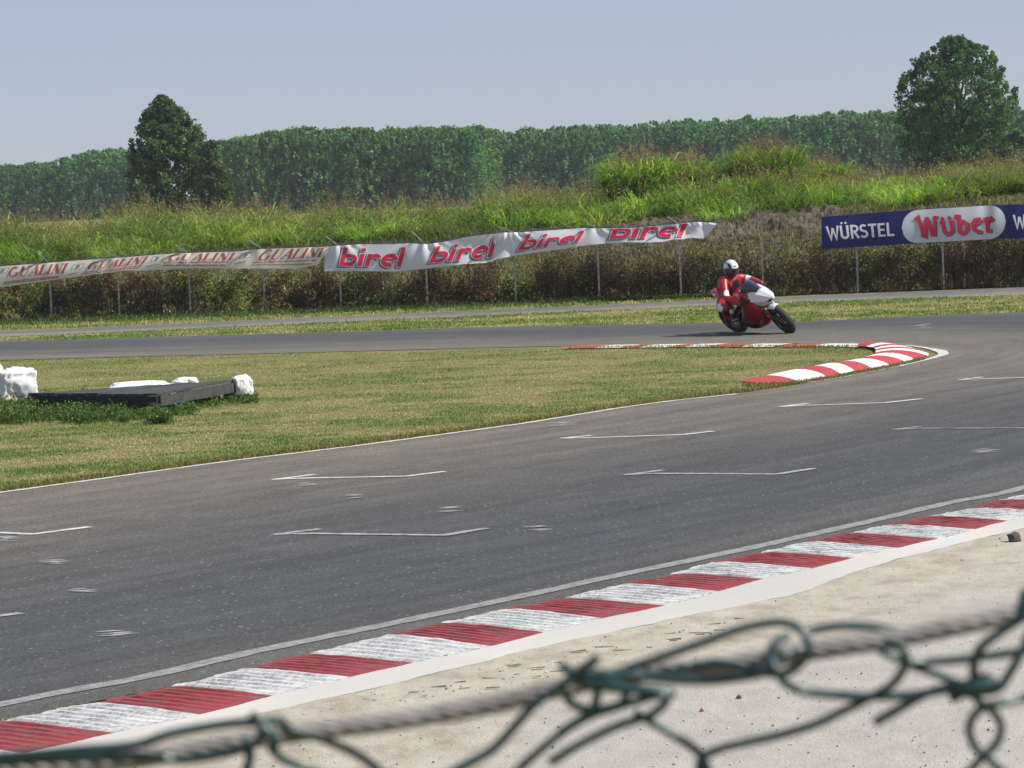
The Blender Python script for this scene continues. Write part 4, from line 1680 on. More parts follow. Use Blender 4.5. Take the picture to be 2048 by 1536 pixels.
def arc(cx, cy, rx, ry, a0, a1, n=14):
    return [(cx + rx * math.cos(math.radians(a0 + (a1 - a0) * k / n)), cy + ry * math.sin(math.radians(a0 + (a1 - a0) * k / n))) for k in range(n + 1)]


def letter_mesh(name, strokes, place, m, parent, z0=0.004, grow=0.0, shift=(0, 0), dz=0.0002):
    """strokes: [(points, width)] in glyph units; place(x, y, off) -> 3D"""
    V, F = [], []
    z = z0
    for pts, wd in strokes:
        w2 = [x + grow for x in wd] if hasattr(wd, '__len__') else wd + grow
        if grow and len(pts) > 1:
            a, b = Vector(pts[0]), Vector(pts[1])
            c, d = Vector(pts[-1]), Vector(pts[-2])
            if (Vector(pts[0]) - Vector(pts[-1])).length > 1e-4:
                e0 = a + (a - b).normalized() * grow / 2
                e1 = c + (c - d).normalized() * grow / 2
                pts = [tuple(e0)] + list(pts[1:-1]) + [tuple(e1)]
        for q in stroke_polys(pts, w2):
            # cut long quads so that the print follows the folds
            L = max((q[1] - q[0]).length, (q[2] - q[3]).length)
            n = max(1, int(L / 0.10))
            for k in range(n):
                t0, t1 = k / n, (k + 1) / n
                quad = [q[0].lerp(q[1], t0), q[0].lerp(q[1], t1), q[3].lerp(q[2], t1), q[3].lerp(q[2], t0)]
                o = len(V)
                V += [place(p.x + shift[0], p.y + shift[1], z) for p in quad]
                F.append((o, o + 1, o + 2, o + 3))
        z += dz
    return mesh(name, V, F, m, parent)


def placer(pt, bl, br, hl, hr, clip=None, bend=None):
    """glyph plane -> cloth: x 0..1 along the baseline bl -> br, y 0..1 up hl / hr (survey px)"""
    def f(x, y, off):
        px = bl[0] + (br[0] - bl[0]) * x
        py = bl[1] + (br[1] - bl[1]) * x
        hx = hl[0] + (hr[0] - hl[0]) * x
        hy = hl[1] + (hr[1] - hl[1]) * x
        px += hx * y
        py += hy * y
        if bend: py += bend(px)
        if clip: py = max(py, lerp_tab(clip, px) + 1.2)
        return pt(px, py, off)
    return f


# --- birel: bold rounded italic; unit x = whole word, widths are in word units (height = .31 of word length)
def birel_glyphs():
    K = 3.06                                # word length / height
    sw = 0.225                              # stem width in heights

    def g(strokes, x0):
        return [([(x0 + p[0] / K, p[1]) for p in pts], w) for pts, w in strokes]
    H = []
    # letters are drawn in a square unit (x in heights)
    b = [([(0.11, 0.0), (0.11, 1.0)], sw), ([(0.11, 0.10)] + arc(0.42, 0.32, 0.30, 0.23, -90, 90, 12) + [(0.11, 0.55)], 0.19)]
    i = [([(0.11, 0.0), (0.11, 0.66)], sw), ([(0.11, 0.78), (0.11, 0.96)], sw)]
    r = [([(0.11, 0.0), (0.11, 0.66)], sw), ([(0.13, 0.40)] + arc(0.40, 0.38, 0.22, 0.19, 150, 20, 8), 0.20)]
    e = [([(0.16, 0.345), (0.66, 0.345)], 0.11), (arc(0.42, 0.33, 0.30, 0.25, 0, 300, 20), 0.20)]
    l = [([(0.11, 0.0), (0.11, 1.0)], sw)]
    return [('b', b, 0.0), ('i', i, 0.90), ('r', r, 1.27), ('e', e, 1.98), ('l', l, 2.84)], K


def word_birel(pt, parent, bl, br, hl, hr, clip):
    glyphs, K = birel_glyphs()
    pl = placer(pt, bl, br, hl, hr, clip)
    f = lambda x, y, off: pl(x / K, y, off)
    for ch, strokes, x0 in glyphs:
        s2 = [([(p[0] + x0, p[1]) for p in pts], w) for pts, w in strokes]
        lo = letter_mesh('letter', s2, f, M['print_red'], parent, 0.030)
        letter_mesh('letter_edge', s2, f, M['print_white'], lo, 0.020, 0.09)
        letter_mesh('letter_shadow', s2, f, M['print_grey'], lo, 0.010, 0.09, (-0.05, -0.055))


M['print_red'] = simple('red_print', (0.62, 0.015, 0.06), 0.5, var=0.1)
M['print_white'] = simple('white_print', (0.75, 0.75, 0.78), 0.5, var=0.05)
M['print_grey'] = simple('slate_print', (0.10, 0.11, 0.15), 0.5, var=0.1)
M['silver_cloth'] = m_cloth('silver_white_tarpaulin', (0.80, 0.81, 0.85), 0.30, 0.06)
M['cream_cloth'] = m_cloth('cream_tarpaulin', (0.80, 0.77, 0.64), 0.30, 0.12)
M['blue_cloth'] = m_cloth('blue_tarpaulin', (0.008, 0.012, 0.12), 0.15, 0.15)
M['pill_white'] = m_cloth('white_tarpaulin_print', (0.76, 0.77, 0.82), 0.25, 0.06)
M['print_maroon'] = simple('maroon_print', (0.36, 0.06, 0.07), 0.6, var=0.15)
M['print_violet'] = simple('violet_print', (0.12, 0.10, 0.20), 0.6, var=0.15)

BT = [(648.8, 493), (659.5, 492.5), (718, 488.6), (777, 488.6), (816, 486.6), (855, 488.6), (894, 482.7), (933, 474), (972, 469), (1011, 465), (1040, 464.8), (1067, 462.7), (1126, 459), (1168, 456), (1191, 457), (1269.5, 456), (1337, 449), (1393, 444), (1425, 445.5), (1434.6, 447.4)]
BB = [(648.8, 542.3), (718, 542.3), (796, 543), (855, 537), (933, 527.7), (972, 525.7), (1000, 516.6), (1040, 510), (1090, 503), (1179.7, 489.6), (1247, 484), (1300, 485), (1325.7, 483.6), (1350, 478), (1365, 478.5), (1386, 475), (1399, 477), (1408.8, 476), (1434.6, 448.2)]


def fold_birel(px, v):
    f = 0.022 * math.sin(px * 0.075 + 2.5 * v) + 0.022 * math.sin(px * 0.031 - 3 * v + 1)
    # tie points pinch the cloth into fans
    for c, a in ((671, .03), (846, .03), (1006, .06), (1182, .02), (1350, .025), (1395, .03)):
        d = px - c
        f += a * math.exp(-(d / 38) ** 2) * math.cos(d * 0.16 / (0.5 + v)) * (1 - 0.6 * v)
    f += 0.05 * math.sin(v * math.pi) * math.sin(px * 0.018)
    return f


br, bpt = banner('banner', BT, BB, (649, 1434.4), M['silver_cloth'], 'sagging silver white banner with four red birel words tied to the fence', fold_birel, 420, 16)
word_birel(bpt, br, (678, 531.6), (801.5, 533.5), (9, -36.5), (11, -38.5), BT)
word_birel(bpt, br, (857.5, 526), (983.5, 514.2), (16, -33), (11, -40), BT)
word_birel(bpt, br, (1034.5, 502), (1156.5, 483), (20, -33.5), (13, -21), BT)
word_birel(bpt, br, (1219, 477.6), (1364, 472.8), (13, -34), (13, -30), BT)

# --- GUALINI: italic serif, thick and thin strokes, x in heights
def serif_glyphs():
    T, t = 0.22, 0.07
    G_ = [(arc(0.42, 0.5, 0.36, 0.46, 50, 300, 16), [t, .1, .14, .18, .2, .22, .22, .22, .22, .2, .18, .14, .12, .1, .08, t, t]), ([(0.72, 0.06), (0.72, 0.42)], 0.17), ([(0.52, 0.42), (0.86, 0.42)], 0.06)]
    U_ = [([(0.16, 0.97), (0.16, 0.35)] + arc(0.42, 0.28, 0.26, 0.26, 180, 340, 8), [T, T] + [0.19, .16, .12, .09, .08, .07, .06, .06, .06]), ([(0.70, 0.25), (0.70, 0.97)], 0.06), ([(0.02, 0.97), (0.32, 0.97)], 0.06), ([(0.58, 0.97), (0.84, 0.97)], 0.06)]
    A_ = [([(0.04, 0.0), (0.44, 1.0)], 0.07), ([(0.44, 1.0), (0.72, 0.0)], T), ([(0.18, 0.32), (0.62, 0.32)], 0.06), ([(-0.06, 0.02), (0.18, 0.02)], 0.06), ([(0.56, 0.02), (0.86, 0.02)], 0.06)]
    L_ = [([(0.16, 0.0), (0.16, 1.0)], T), ([(0.05, 0.03), (0.62, 0.03)], 0.07), ([(0.60, 0.0), (0.66, 0.28)], 0.06), ([(0.02, 0.97), (0.32, 0.97)], 0.06)]
    I_ = [([(0.16, 0.0), (0.16, 1.0)], T), ([(0.02, 0.03), (0.32, 0.03)], 0.06), ([(0.02, 0.97), (0.32, 0.97)], 0.06)]
    N_ = [([(0.10, 0.0), (0.10, 1.0)], 0.06), ([(0.12, 1.0), (0.66, 0.0)], T), ([(0.68, 0.0), (0.68, 1.0)], 0.06), ([(-0.04, 0.02), (0.24, 0.02)], 0.06), ([(0.54, 0.98), (0.84, 0.98)], 0.06)]
    return [(G_, 0.0), (U_, 0.98), (A_, 1.92), (L_, 2.78), (I_, 3.52), (N_, 3.98), (I_, 4.86)], 5.20


GTOP = [(-120, 541), (0, 532.7), (94, 526), (166, 520), (244, 515), (322, 509), (364, 506.4), (470, 503.5), (515, 498.6), (593, 495.7), (658, 493.7)]
GBOT = [(-120, 590), (0, 574.7), (105.5, 560), (195, 548), (248, 541), (281, 541.5), (371, 537.6), (378, 537), (495, 537), (593, 537.7), (636, 529), (652, 503), (658, 494.9)]


def fold_gua(px, v):
    f = 0.02 * math.sin(px * 0.045 + 2 * v) + 0.05 * math.sin(v * math.pi) * (0.6 + 0.4 * math.sin(px * 0.021))
    for c, a in ((96, .02), (226, .025), (368, .025), (517, .02), (640, .03)):
        f += a * math.exp(-((px - c) / 30) ** 2) * math.cos((px - c) * 0.2) * (1 - v)
    return f


gr, gpt = banner('banner', GTOP, GBOT, (-120, 657.8), M['cream_cloth'], 'narrow cream banner with red italic serif lettering, left of the silver one', fold_gua, 360, 12)


def word_gua(bl, br_, hl, hr):
    gl, K = serif_glyphs()
    pl = placer(gpt, bl, br_, hl, hr, GTOP)
    f = lambda x, y, off: pl(x / K, y, off)
    for strokes, x0 in gl:
        letter_mesh('letter', [([(p[0] + x0, p[1]) for p in pts], w) for pts, w in strokes], f, M['print_maroon'], gr, 0.012)


word_gua((15, 555), (128, 546), (7, -21), (10, -20))
word_gua((172, 539.6), (288, 526), (10, -15), (11, -14))
word_gua((335, 521), (463, 519.7), (9, -13), (10, -15))
word_gua((513, 521), (641, 514), (17, -21), (10.5, -20))


def small_print(bl, br_, h, seed):
    """a line of print too small to read: rows of tiny upright strokes"""
    r = random.Random(seed)
    pl = placer(gpt, bl, br_, (1, -h), (1, -h))
    st = []
    x = 0.0
    Lpx = br_[0] - bl[0]
    while x < 1:
        wdt = r.uniform(1.2, 2.4) / Lpx
        if r.random() < 0.14:
            x += 1.5 / Lpx
            continue
        st.append(([(x, 0.5 + r.uniform(-.1, .1)), (min(1, x + wdt), 0.5 + r.uniform(-.1, .1))], r.uniform(0.7, 1.0)))
        x += wdt + r.uniform(0.4, 0.9) / Lpx
    # widths are vertical here: build as quads directly
    V, F = [], []
    for pts, wd in st:
        (x0, y0), (x1, y1) = pts
        o = len(V)
        V += [pl(x0, y0 - wd / 2, 0.012), pl(x1, y1 - wd / 2, 0.012), pl(x1, y1 + wd / 2, 0.012), pl(x0, y0 + wd / 2, 0.012)]
        F.append((o, o + 1, o + 2, o + 3))
    o = mesh('small_print', V, F, M['print_maroon'], gr)
    o['kind'] = 'stuff'


for a, b_, s in (((8, 565.5), (121, 553), 1), ((6, 569), (117, 556), 2), ((166, 546.5), (282, 532.5), 3), ((160, 550), (278, 536), 4), ((326, 526.6), (457, 525.4), 5), ((325, 532), (454, 531.5), 6),
                 ((504, 526.5), (632, 521.5), 7), ((501, 531.5), (622, 529), 8), ((134, 551), (158, 546), 9), ((293, 534), (315, 529), 10), ((467, 530), (488, 525), 11), ((468, 528), (492, 523), 12)):
    small_print(a, b_, 2.4, s)


def small_badge(px, py, s=1.0):
    """round badge in a lozenge frame"""
    pl = placer(gpt, (px - 12 * s, py + 5), (px + 12 * s, py + 2), (3, -11 * s), (3, -11 * s), GTOP)
    fr_ = [([(0.0, 0.1), (0.9, 0.0)], 0.05), ([(0.9, 0.0), (1.02, 0.9)], 0.03), ([(1.02, 0.9), (0.1, 1.0)], 0.05), ([(0.1, 1.0), (0.0, 0.1)], 0.03)]
    V, F = [], []
    f = lambda x, y, off: pl(x, y, off)
    letter_mesh('badge', fr_ + [([(0.42, 0.25), (0.42, 0.72), (0.60, 0.72), (0.60, 0.48), (0.42, 0.48)], 0.09), ([(0.30, 0.25), (0.52, 0.25)], 0.10)], f, M['print_violet'], gr, 0.006)


for x, y in ((4, 543), (154, 535), (313, 519), (490, 513)):
    small_badge(x, y)

# --- blue banner
WT = [(1642.7, 433.8), (1814, 420.6), (1989.4, 409.7), (2048, 408.6), (2330, 398)]
WB = [(1642.7, 498.5), (1647, 498.3), (1823, 487.4), (2004.7, 477.5), (2048, 476), (2330, 464)]


def fold_w(px, v):
    return 0.02 * math.sin(px * 0.05 + v) + 0.03 * math.sin(v * math.pi) + 0.02 * math.exp(-((px - 1990) / 40) ** 2) * math.cos((px - 1990) * .15) * (1 - v)


wr, wpt = banner('banner', WT, WB, (1643, 2330), M['blue_cloth'], 'taut dark blue banner with white WÜRSTEL and red Wüber on a white pill', fold_w, 260, 10, off=0.10)
# the white pill
V, F = [], []
xa, xb = 1803.5, 2011.5
nn = 60
for i in range(nn + 1):
    px = xa + (xb - xa) * i / nn
    e = min(px - xa, xb - px)
    R = 33.0
    k = math.sqrt(max(0, 1 - ((R - e) / R) ** 2)) if e < R else 1.0
    k = max(k, 0.02)
    t, b = lerp_tab(WT, px), lerp_tab(WB, px)
    if e >= R * 0.9: pass
    m_ = (t + b) / 2
    h = (b - t) / 2 * k * 0.985
    for j in range(9):
        V.append(wpt(px, m_ - h + 2 * h * j / 8, 0.004))
for i in range(nn):
    for j in range(8):
        a = i * 9 + j
        F.append((a, a + 9, a + 10, a + 1))
mesh('white_pill', V, F, M['pill_white'], wr, True)


def sans_glyphs():
    s = 0.17
    W_ = [([(0.05, 1.0), (0.24, 0.02), (0.43, 0.85)], s), ([(0.43, 0.85), (0.62, 0.02), (0.81, 1.0)], s)]
    U_ = [([(0.12, 1.0), (0.12, 0.34)] + arc(0.34, 0.30, 0.22, 0.22, 190, 350, 8) + [(0.56, 0.34), (0.56, 1.0)], s), ([(0.20, 1.10), (0.20, 1.24)], 0.14), ([(0.48, 1.10), (0.48, 1.24)], 0.14)]
    R_ = [([(0.12, 0.0), (0.12, 1.0)], s), ([(0.12, 0.92)] + arc(0.34, 0.72, 0.20, 0.20, 90, -90, 8) + [(0.12, 0.50)], 0.15), ([(0.30, 0.50), (0.58, 0.0)], s)]
    S_ = [(arc(0.32, 0.72, 0.21, 0.20, 40, 250, 9) + arc(0.32, 0.28, 0.22, 0.22, 75, -150, 10), 0.16)]
    T_ = [([(0.02, 0.92), (0.62, 0.92)], 0.16), ([(0.32, 0.0), (0.32, 0.9)], s)]
    E_ = [([(0.12, 0.0), (0.12, 1.0)], s), ([(0.12, 0.92), (0.54, 0.92)], 0.15), ([(0.12, 0.5), (0.50, 0.5)], 0.14), ([(0.12, 0.08), (0.54, 0.08)], 0.15)]
    L_ = [([(0.12, 0.0), (0.12, 1.0)], s), ([(0.12, 0.08), (0.54, 0.08)], 0.15)]
    return [(W_, 0.0), (U_, 0.90), (R_, 1.62), (S_, 2.26), (T_, 2.88), (E_, 3.54), (L_, 4.16)], 4.74


def word_sans(bl, br_, hl, hr):
    gl, K = sans_glyphs()
    pl = placer(wpt, bl, br_, hl, hr)
    for strokes, x0 in gl:
        letter_mesh('letter', [([(p[0] + x0, p[1]) for p in pts], w) for pts, w in strokes], lambda x, y, off: pl(x / K, y, off), M['print_white'], wr, 0.010)


word_sans((1656, 480.3), (1790, 471.6), (-4.2, -27.5), (-2.0, -27))
word_sans((2028, 457.5), (2162, 450), (-2.0, -27.5), (-2.0, -27.5))


def wuber():
    s = 0.20
    W_ = [([(0.02, 0.92), (0.14, 1.0), (0.30, 0.05)], 0.19), ([(0.18, 0.06), (0.38, 0.0), (0.56, 0.90)], [0.16, 0.22, 0.18]), ([(0.50, 0.92), (0.60, 0.92), (0.78, 0.06)], 0.19), ([(0.66, 0.04), (0.88, 0.06), (1.02, 0.96)], [0.14, 0.22, 0.16]), ([(0.94, 1.0), (1.18, 0.94)], 0.15), ([(-0.04, 0.98), (0.16, 0.92)], 0.13)]
    U_ = [([(0.02, 0.66), (0.16, 0.66), (0.18, 0.20), (0.34, 0.02), (0.52, 0.06), (0.62, 0.18)], 0.20), ([(0.52, 0.70), (0.64, 0.66), (0.64, 0.10)], 0.21), ([(0.10, 0.82), (0.22, 0.93)], 0.15), ([(0.46, 0.84), (0.58, 0.95)], 0.15)]
    B_ = [([(0.0, 0.96), (0.20, 0.92), (0.18, 0.14), (0.40, -0.02)], 0.21), ([(0.18, 0.54), (0.42, 0.64), (0.60, 0.50), (0.60, 0.22), (0.40, 0.0)], 0.20)]
    E_ = [([(0.18, 0.34), (0.56, 0.58), (0.48, 0.74), (0.26, 0.70), (0.12, 0.46), (0.16, 0.20), (0.40, 0.04), (0.60, 0.02)], [0.12, .15, .15, .17, .2, .21, .2, .13])]
    R_ = [([(0.0, 0.66), (0.16, 0.70), (0.18, 0.10), (0.40, 0.06)], 0.20), ([(0.20, 0.50), (0.40, 0.72), (0.52, 0.58)], 0.18)]
    return [(W_, 0.0), (U_, 1.22), (B_, 2.04), (E_, 2.82), (R_, 3.52)], 4.10


gl, K = wuber()
pl = placer(wpt, (1836, 472.5), (1991, 463.5), (-6, -36.5), (-3, -38))
pf = lambda x, y, off: pl(x / K, y, off)
for strokes, x0 in gl:
    s2 = [([(p[0] + x0, p[1]) for p in pts], w) for pts, w in strokes]
    lo = letter_mesh('letter', s2, pf, M['print_red'], wr, 0.018)
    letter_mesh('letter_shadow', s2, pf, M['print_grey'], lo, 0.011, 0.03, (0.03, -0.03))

# ================================================================== LOW BLACK PLATFORM AND SACKS IN THE INFIELD
M['shaded_wood'] = simple('shaded_black_timber', (0.022, 0.022, 0.022), 0.75, var=0.4, scale=14)  # near-left face and legs: their shade is put into the timber colour
M['lit_wood'] = simple('lit_black_timber', (0.045, 0.046, 0.045), 0.7, var=0.4, scale=10)  # same timber, paler on deck and right face: sunlight put into its colour
plat = empty('timber_platform', (-5.0, 43, 0))
tag(plat, 'low black timber platform lying among weeds on the infield grass', 'platform')
pf_ = Vector((-4.54, 41.6, 0))
pr = Vector((-3.76, 44.0, 0))
pl_ = Vector((-6.40, 43.0, 0))
pb = pl_ + (pr - pf_) * 0.92 + Vector((0.5, 0, 0))
po = plat.location


def plat_pt(s, t, z):
    """s from the front corner to the left corner, t from front to back"""
    a = pf_.lerp(pl_, s)
    b = pr.lerp(pb, s)
    q = a.lerp(b, t)
    zt = 0.265 - 0.05 * s * (1 - t)*0 - 0.10 * t * s
    return Vector((q.x, q.y, zt + z)) - po


nb = 9
for k in range(nb):
    s0, s1 = k / nb + 0.004, (k + 1) / nb - 0.004
    dz = random.uniform(-0.005, 0.005)
    vs = [plat_pt(s0, -0.01, dz), plat_pt(s1, -0.01, dz), plat_pt(s1, 1.01, dz), plat_pt(s0, 1.01, dz)]
    vs += [p - Vector((0, 0, 0.03)) for p in vs]
    mesh('deck_board', vs, [(3, 2, 1, 0), (4, 5, 6, 7), (0, 1, 5, 4), (1, 2, 6, 5), (2, 3, 7, 6), (3, 0, 4, 7)], M['lit_wood'], plat)


def rail(a, b, th, z0, z1, m, nm):
    d = (b - a).normalized()
    s = Vector((d.y, -d.x, 0)) * th
    vs = [a, b, b + s, a + s]
    vs = [Vector((p.x, p.y, p.z + z1)) for p in vs] + [Vector((p.x, p.y, p.z + z0)) for p in vs]
    mesh(nm, vs, [(0, 1, 2, 3), (7, 6, 5, 4), (0, 4, 5, 1), (1, 5, 6, 2), (2, 6, 7, 3), (3, 7, 4, 0)], m, plat)


e = 0.035
rail(plat_pt(0, 0, 0), plat_pt(1, 0, 0), -0.035, -0.17, -0.032, M['shaded_wood'], 'edge_board')
rail(plat_pt(0, 0, 0), plat_pt(1, 0, 0), -0.035, -0.27, -0.18, M['shaded_wood'], 'edge_board')
rail(plat_pt(0, 0, 0), plat_pt(0, 1, 0), 0.035, -0.165, -0.032, M['lit_wood'], 'edge_board')
for t in (0.02, 0.5, 0.93):
    for s in (0.03, 0.5, 0.95):
        c = plat_pt(s, t, -0.15)
        v, f = box_data(c + Vector((0, 0, -0.05)), (0.09, 0.09, 0.22))
        mesh('leg', v, f, M['shaded_wood'], plat)

M['sack'] = simple('white_woven_plastic', (0.72, 0.72, 0.72), 0.6, var=0.08, scale=6)


def sack(loc, size, seed, label, rot=0.0, box=0.35):
    bm = bmesh.new()
    bmesh.ops.create_cube(bm, size=2)
    bmesh.ops.subdivide_edges(bm, edges=bm.edges[:], cuts=15, use_grid_fill=True)
    sv = Vector((seed * 7.3, seed * 3.1, 0))
    for q in bm.verts:
        c = q.co.copy()
        n = c.normalized()
        cc = c * box + n * 1.25 * (1 - box)
        d = 0
        # sharp creases of crumpled plastic
        a = noise.noise(c * 1.4 + sv)
        b = 1 - abs(noise.noise(c * 3.0 + sv)) * 2
        b2 = 1 - abs(noise.noise(c * 6.5 + sv)) * 2
        d = 0.18 * a + 0.10 * b + 0.045 * b2
        # gathered neck
        if c.z > 0.6: d -= 0.25 * max(0, 0.5 - Vector((c.x, c.y)).length) * 0
        q.co = cc * (1 + d)
        q.co = Vector((q.co.x * size[0], q.co.y * size[1], max(-0.92, q.co.z) * size[2]))
    me = bpy.data.meshes.new('sack')
    bm.to_mesh(me)
    bm.free()
    o = link_mesh('sack', me, M['sack'], None, True)
    o.location = loc
    o.rotation_euler = (0, 0, rot)
    tag(o, label, 'sack', 'white plastic sacks round the platform')
    return o


def gz(px, py, z=0.0):
    return G(px, py, z)


c = P(28, 762, 43.6)
sack((c.x, 43.8, 0.245), (0.225, 0.24, 0.26), 1.0, 'largest crumpled white sack, left of the black platform in the weeds', 0.3, 0.6)
c = P(-32, 757, 44.3)
sack((c.x, 44.4, 0.28), (0.22, 0.25, 0.29), 2.0, 'white sack cut by the left edge of the picture', 0.1, 0.5)
c = P(482, 778, 44.0)
sack((c.x, 44.05, 0.135), (0.115, 0.13, 0.145), 3.0, 'small white sack against the right corner of the black platform', 0.4, 0.55)
c = P(268, 772, 45.6)
sack((c.x, 46.2, 0.08), (0.36, 0.25, 0.075), 4.0, 'flat white sack lying behind the middle of the black platform', 0.1, 0.3)
c = P(366, 768, 46.0)
sack((c.x, 46.3, 0.10), (0.15, 0.2, 0.075), 5.0, 'little white sack top peeping over the platform near its right end', 0.1, 0.3)
c = G(730, 622)
o = rock('litter', (c.x, c.y, 0.06), (0.06, 0.05, 0.05), M['sack'], 4.4, 2)
tag(o, 'scrap of white litter on the verge behind the service road', 'litter')
c = G(617, 809)
tag(rock('litter', (c.x, c.y, 0.02), (0.012, 0.012, 0.012), M['sack'], 4.9, 1), 'tiny white scrap on the mown grass right of the platform', 'litter')

# weeds round the platform
wp, hh, cc_ = [], [], []
def weed_patch(n, pxr, pyr, hr):
    px = rng.uniform(*pxr, n)
    py = rng.uniform(*pyr, n)
    b = unproj(px, py)
    b[:, 2] = 0
    wp.append(b)
    hh.append(rng.uniform(*hr, n))


weed_patch(2300, (-160, 230), (806, 846), (0.05, 0.22))
weed_patch(1300, (30, 320), (812, 842), (0.04, 0.15))
weed_patch(500, (290, 390), (812, 832), (0.03, 0.13))
weed_patch(130, (385, 440), (800, 815), (0.03, 0.10))
weed_patch(160, (458, 512), (795, 808), (0.03, 0.12))
weed_patch(1700, (-160, 60), (800, 850), (0.08, 0.30))
weed_patch(500, (-160, 60), (790, 806), (0.1, 0.25))
for _ in range(26):
    cx_, cy_ = random.uniform(-100, 380), random.uniform(808, 846)
    weed_patch(70, (cx_ - 12, cx_ + 12), (cy_ - 3, cy_ + 4), (0.08, 0.28 if cx_ < 120 else 0.2))
b = np.concatenate(wp)
h = np.concatenate(hh)
n = len(b)
w1 = blades(b, h, np.full(n, 0.010), rng.uniform(0, 6.28, n), rng.uniform(0.1, 1.2, n), pick([(0.09, 0.16, 0.035), (0.13, 0.20, 0.05), (0.06, 0.11, 0.03), (0.24, 0.25, 0.09)], n, 0.3))
k = np.repeat(np.arange(n), 6)
p_ = b[k].copy()
p_[:, 2] = h[k] * rng.uniform(0.15, 0.95, len(k))
p_[:, :2] += rng.normal(0, 0.035, (len(k), 2))
w2 = leaves(p_, rng.uniform(0.010, 0.032, len(k)), pick([(0.07, 0.135, 0.03), (0.12, 0.20, 0.05), (0.05, 0.09, 0.027)], len(k), 0.4), 1.5)
nf = 500
fx = unproj(rng.uniform(-40, 35, nf), rng.uniform(812, 840, nf))
fx[:, 2] = rng.uniform(0.05, 0.28, nf)
w3 = leaves(fx, rng.uniform(0.010, 0.025, nf), pick([(0.55, 0.38, 0.02), (0.5, 0.25, 0.02), (0.45, 0.42, 0.05)], nf), 1.1)
v, q, t, c = merge(w1, w2, w3)
tag(np_mesh('weeds', v, q, t, M['blade'], c), 'green leafy weeds with a few yellow flowers round the black platform', 'weeds', kind='stuff')

# ================================================================== MOTORCYCLE
PH = math.radians(38)
hd = Vector((0.53, -0.848, 0)).normalized()
R0 = Vector((hd.y, -hd.x, 0))                     # rider's right
U0 = Vector((0, 0, 1)) * math.cos(PH) + R0 * math.sin(PH)
L0 = U0.cross(hd)
bike_o = (G(1490, 664) + G(1577, 666)) / 2
bike_o.z = 0.008
BM = Matrix((hd, L0, U0)).transposed()
bike = empty('motorcycle', bike_o)
bike.rotation_mode = 'QUATERNION'
bike.rotation_quaternion = BM.to_quaternion()
tag(bike, 'red racing motorcycle with white nose leaning hard into the bend', 'motorcycle')

M['red_paint'] = simple('red_lacquer', (0.42, 0.008, 0.012), 0.3, var=0.06, coat=0.6)
M['white_panel'] = simple('white_fairing', (0.74, 0.74, 0.78), 0.35, var=0.04, coat=0.3)
M['tyre'] = simple('tyre_rubber', (0.022, 0.022, 0.023), 0.75, var=0.3, scale=30)
M['rim'] = simple('rim_metal', (0.035, 0.032, 0.030), 0.5, 0.4, 0.1)
M['disc'] = simple('brake_disc', (0.20, 0.20, 0.20), 0.3, 0.9, 0.1)
M['black_plastic'] = simple('black_plastic', (0.015, 0.015, 0.017), 0.45, var=0.3)
M['engine_black'] = simple('engine_black', (0.010, 0.010, 0.011), 0.8, var=0.4, scale=25, spec=0.15)
M['alu'] = simple('aluminium', (0.22, 0.22, 0.22), 0.45, 0.7, 0.15)
M['gold'] = simple('fork_steel', (0.16, 0.13, 0.09), 0.35, 0.8, 0.1)
m_, nt_, b_ = new_mat('smoked_screen')
b_.inputs['Base Color'].default_value = (0.02, 0.026, 0.05, 1)
b_.inputs['Roughness'].default_value = 0.08
b_.inputs['Coat Weight'].default_value = 0.8
M['screen'] = m_


def lathe_y(prof, seg=40):
    """profile [(radius, y)] closed, turned about the Y axis"""
    V, F = [], []
    n = len(prof)
    for i in range(seg):
        a = 2 * math.pi * i / seg
        for r, y in prof:
            V.append((r * math.cos(a), y, r * math.sin(a)))
    for i in range(seg):
        j = (i + 1) % seg
        for k in range(n):
            k2 = (k + 1) % n
            F.append((i * n + k, j * n + k, j * n + k2, i * n + k2))
    return V, F


def shift(d, o):
    v, f = d
    return [Vector(p) + Vector(o) for p in v], f


def wheel(x, R, w_, nm):
    c = (x, 0, R)
    wh = empty('wheel', c)
    wh.parent = bike
    prof = []
    for k in range(13):
        a = math.radians(-100 + 200 * k / 12)
        prof.append((R - w_ * 0.42 + w_ * 0.42 * math.cos(a), w_ / 2 * math.sin(a)))
    prof.append((R - 0.105, w_ * 0.36))
    prof.append((R - 0.105, -w_ * 0.36))
    v, f = lathe_y(prof, 44)
    mesh('tyre', v, f, M['tyre'], wh, True)
    rr = R - 0.10
    v, f = lathe_y([(rr, -w_ * .38), (rr + 0.012, -w_ * .38), (rr + 0.012, w_ * .38), (rr, w_ * .38), (rr - 0.022, w_ * .2), (rr - 0.022, -w_ * .2)], 40)
    parts = [(v, f), lathe_y([(0.022, -0.06), (0.045, -0.06), (0.045, 0.06), (0.022, 0.06)], 16)]
    for s in range(5):
        a = s * 2 * math.pi / 5
        for da in (-0.16, 0.16):
            p0 = Vector((0.04 * math.cos(a), 0, 0.04 * math.sin(a)))
            p1 = Vector((rr * math.cos(a + da), 0, rr * math.sin(a + da)))
            parts.append(tube_data([p0, p1], [0.014, 0.010], 6))
    v, f = join_data(parts)
    mesh('rim', v, f, M['rim'], wh)
    for sy in ((1, -1) if nm == 'front' else (1,)):
        y = sy * (0.062 if nm == 'front' else 0.08)
        r1 = 0.155 if nm == 'front' else 0.11
        v, f = lathe_y([(r1 - 0.05, y - 0.0025), (r1, y - 0.0025), (r1, y + 0.0025), (r1 - 0.05, y + 0.0025)], 32)
        mesh('brake_disc', v, f, M['disc'], wh)
    return wh


fw = wheel(0.70, 0.30, 0.125, 'front')
fw.rotation_euler = (0, 0, math.radians(-9))
wheel(-0.69, 0.305, 0.17, 'rear')


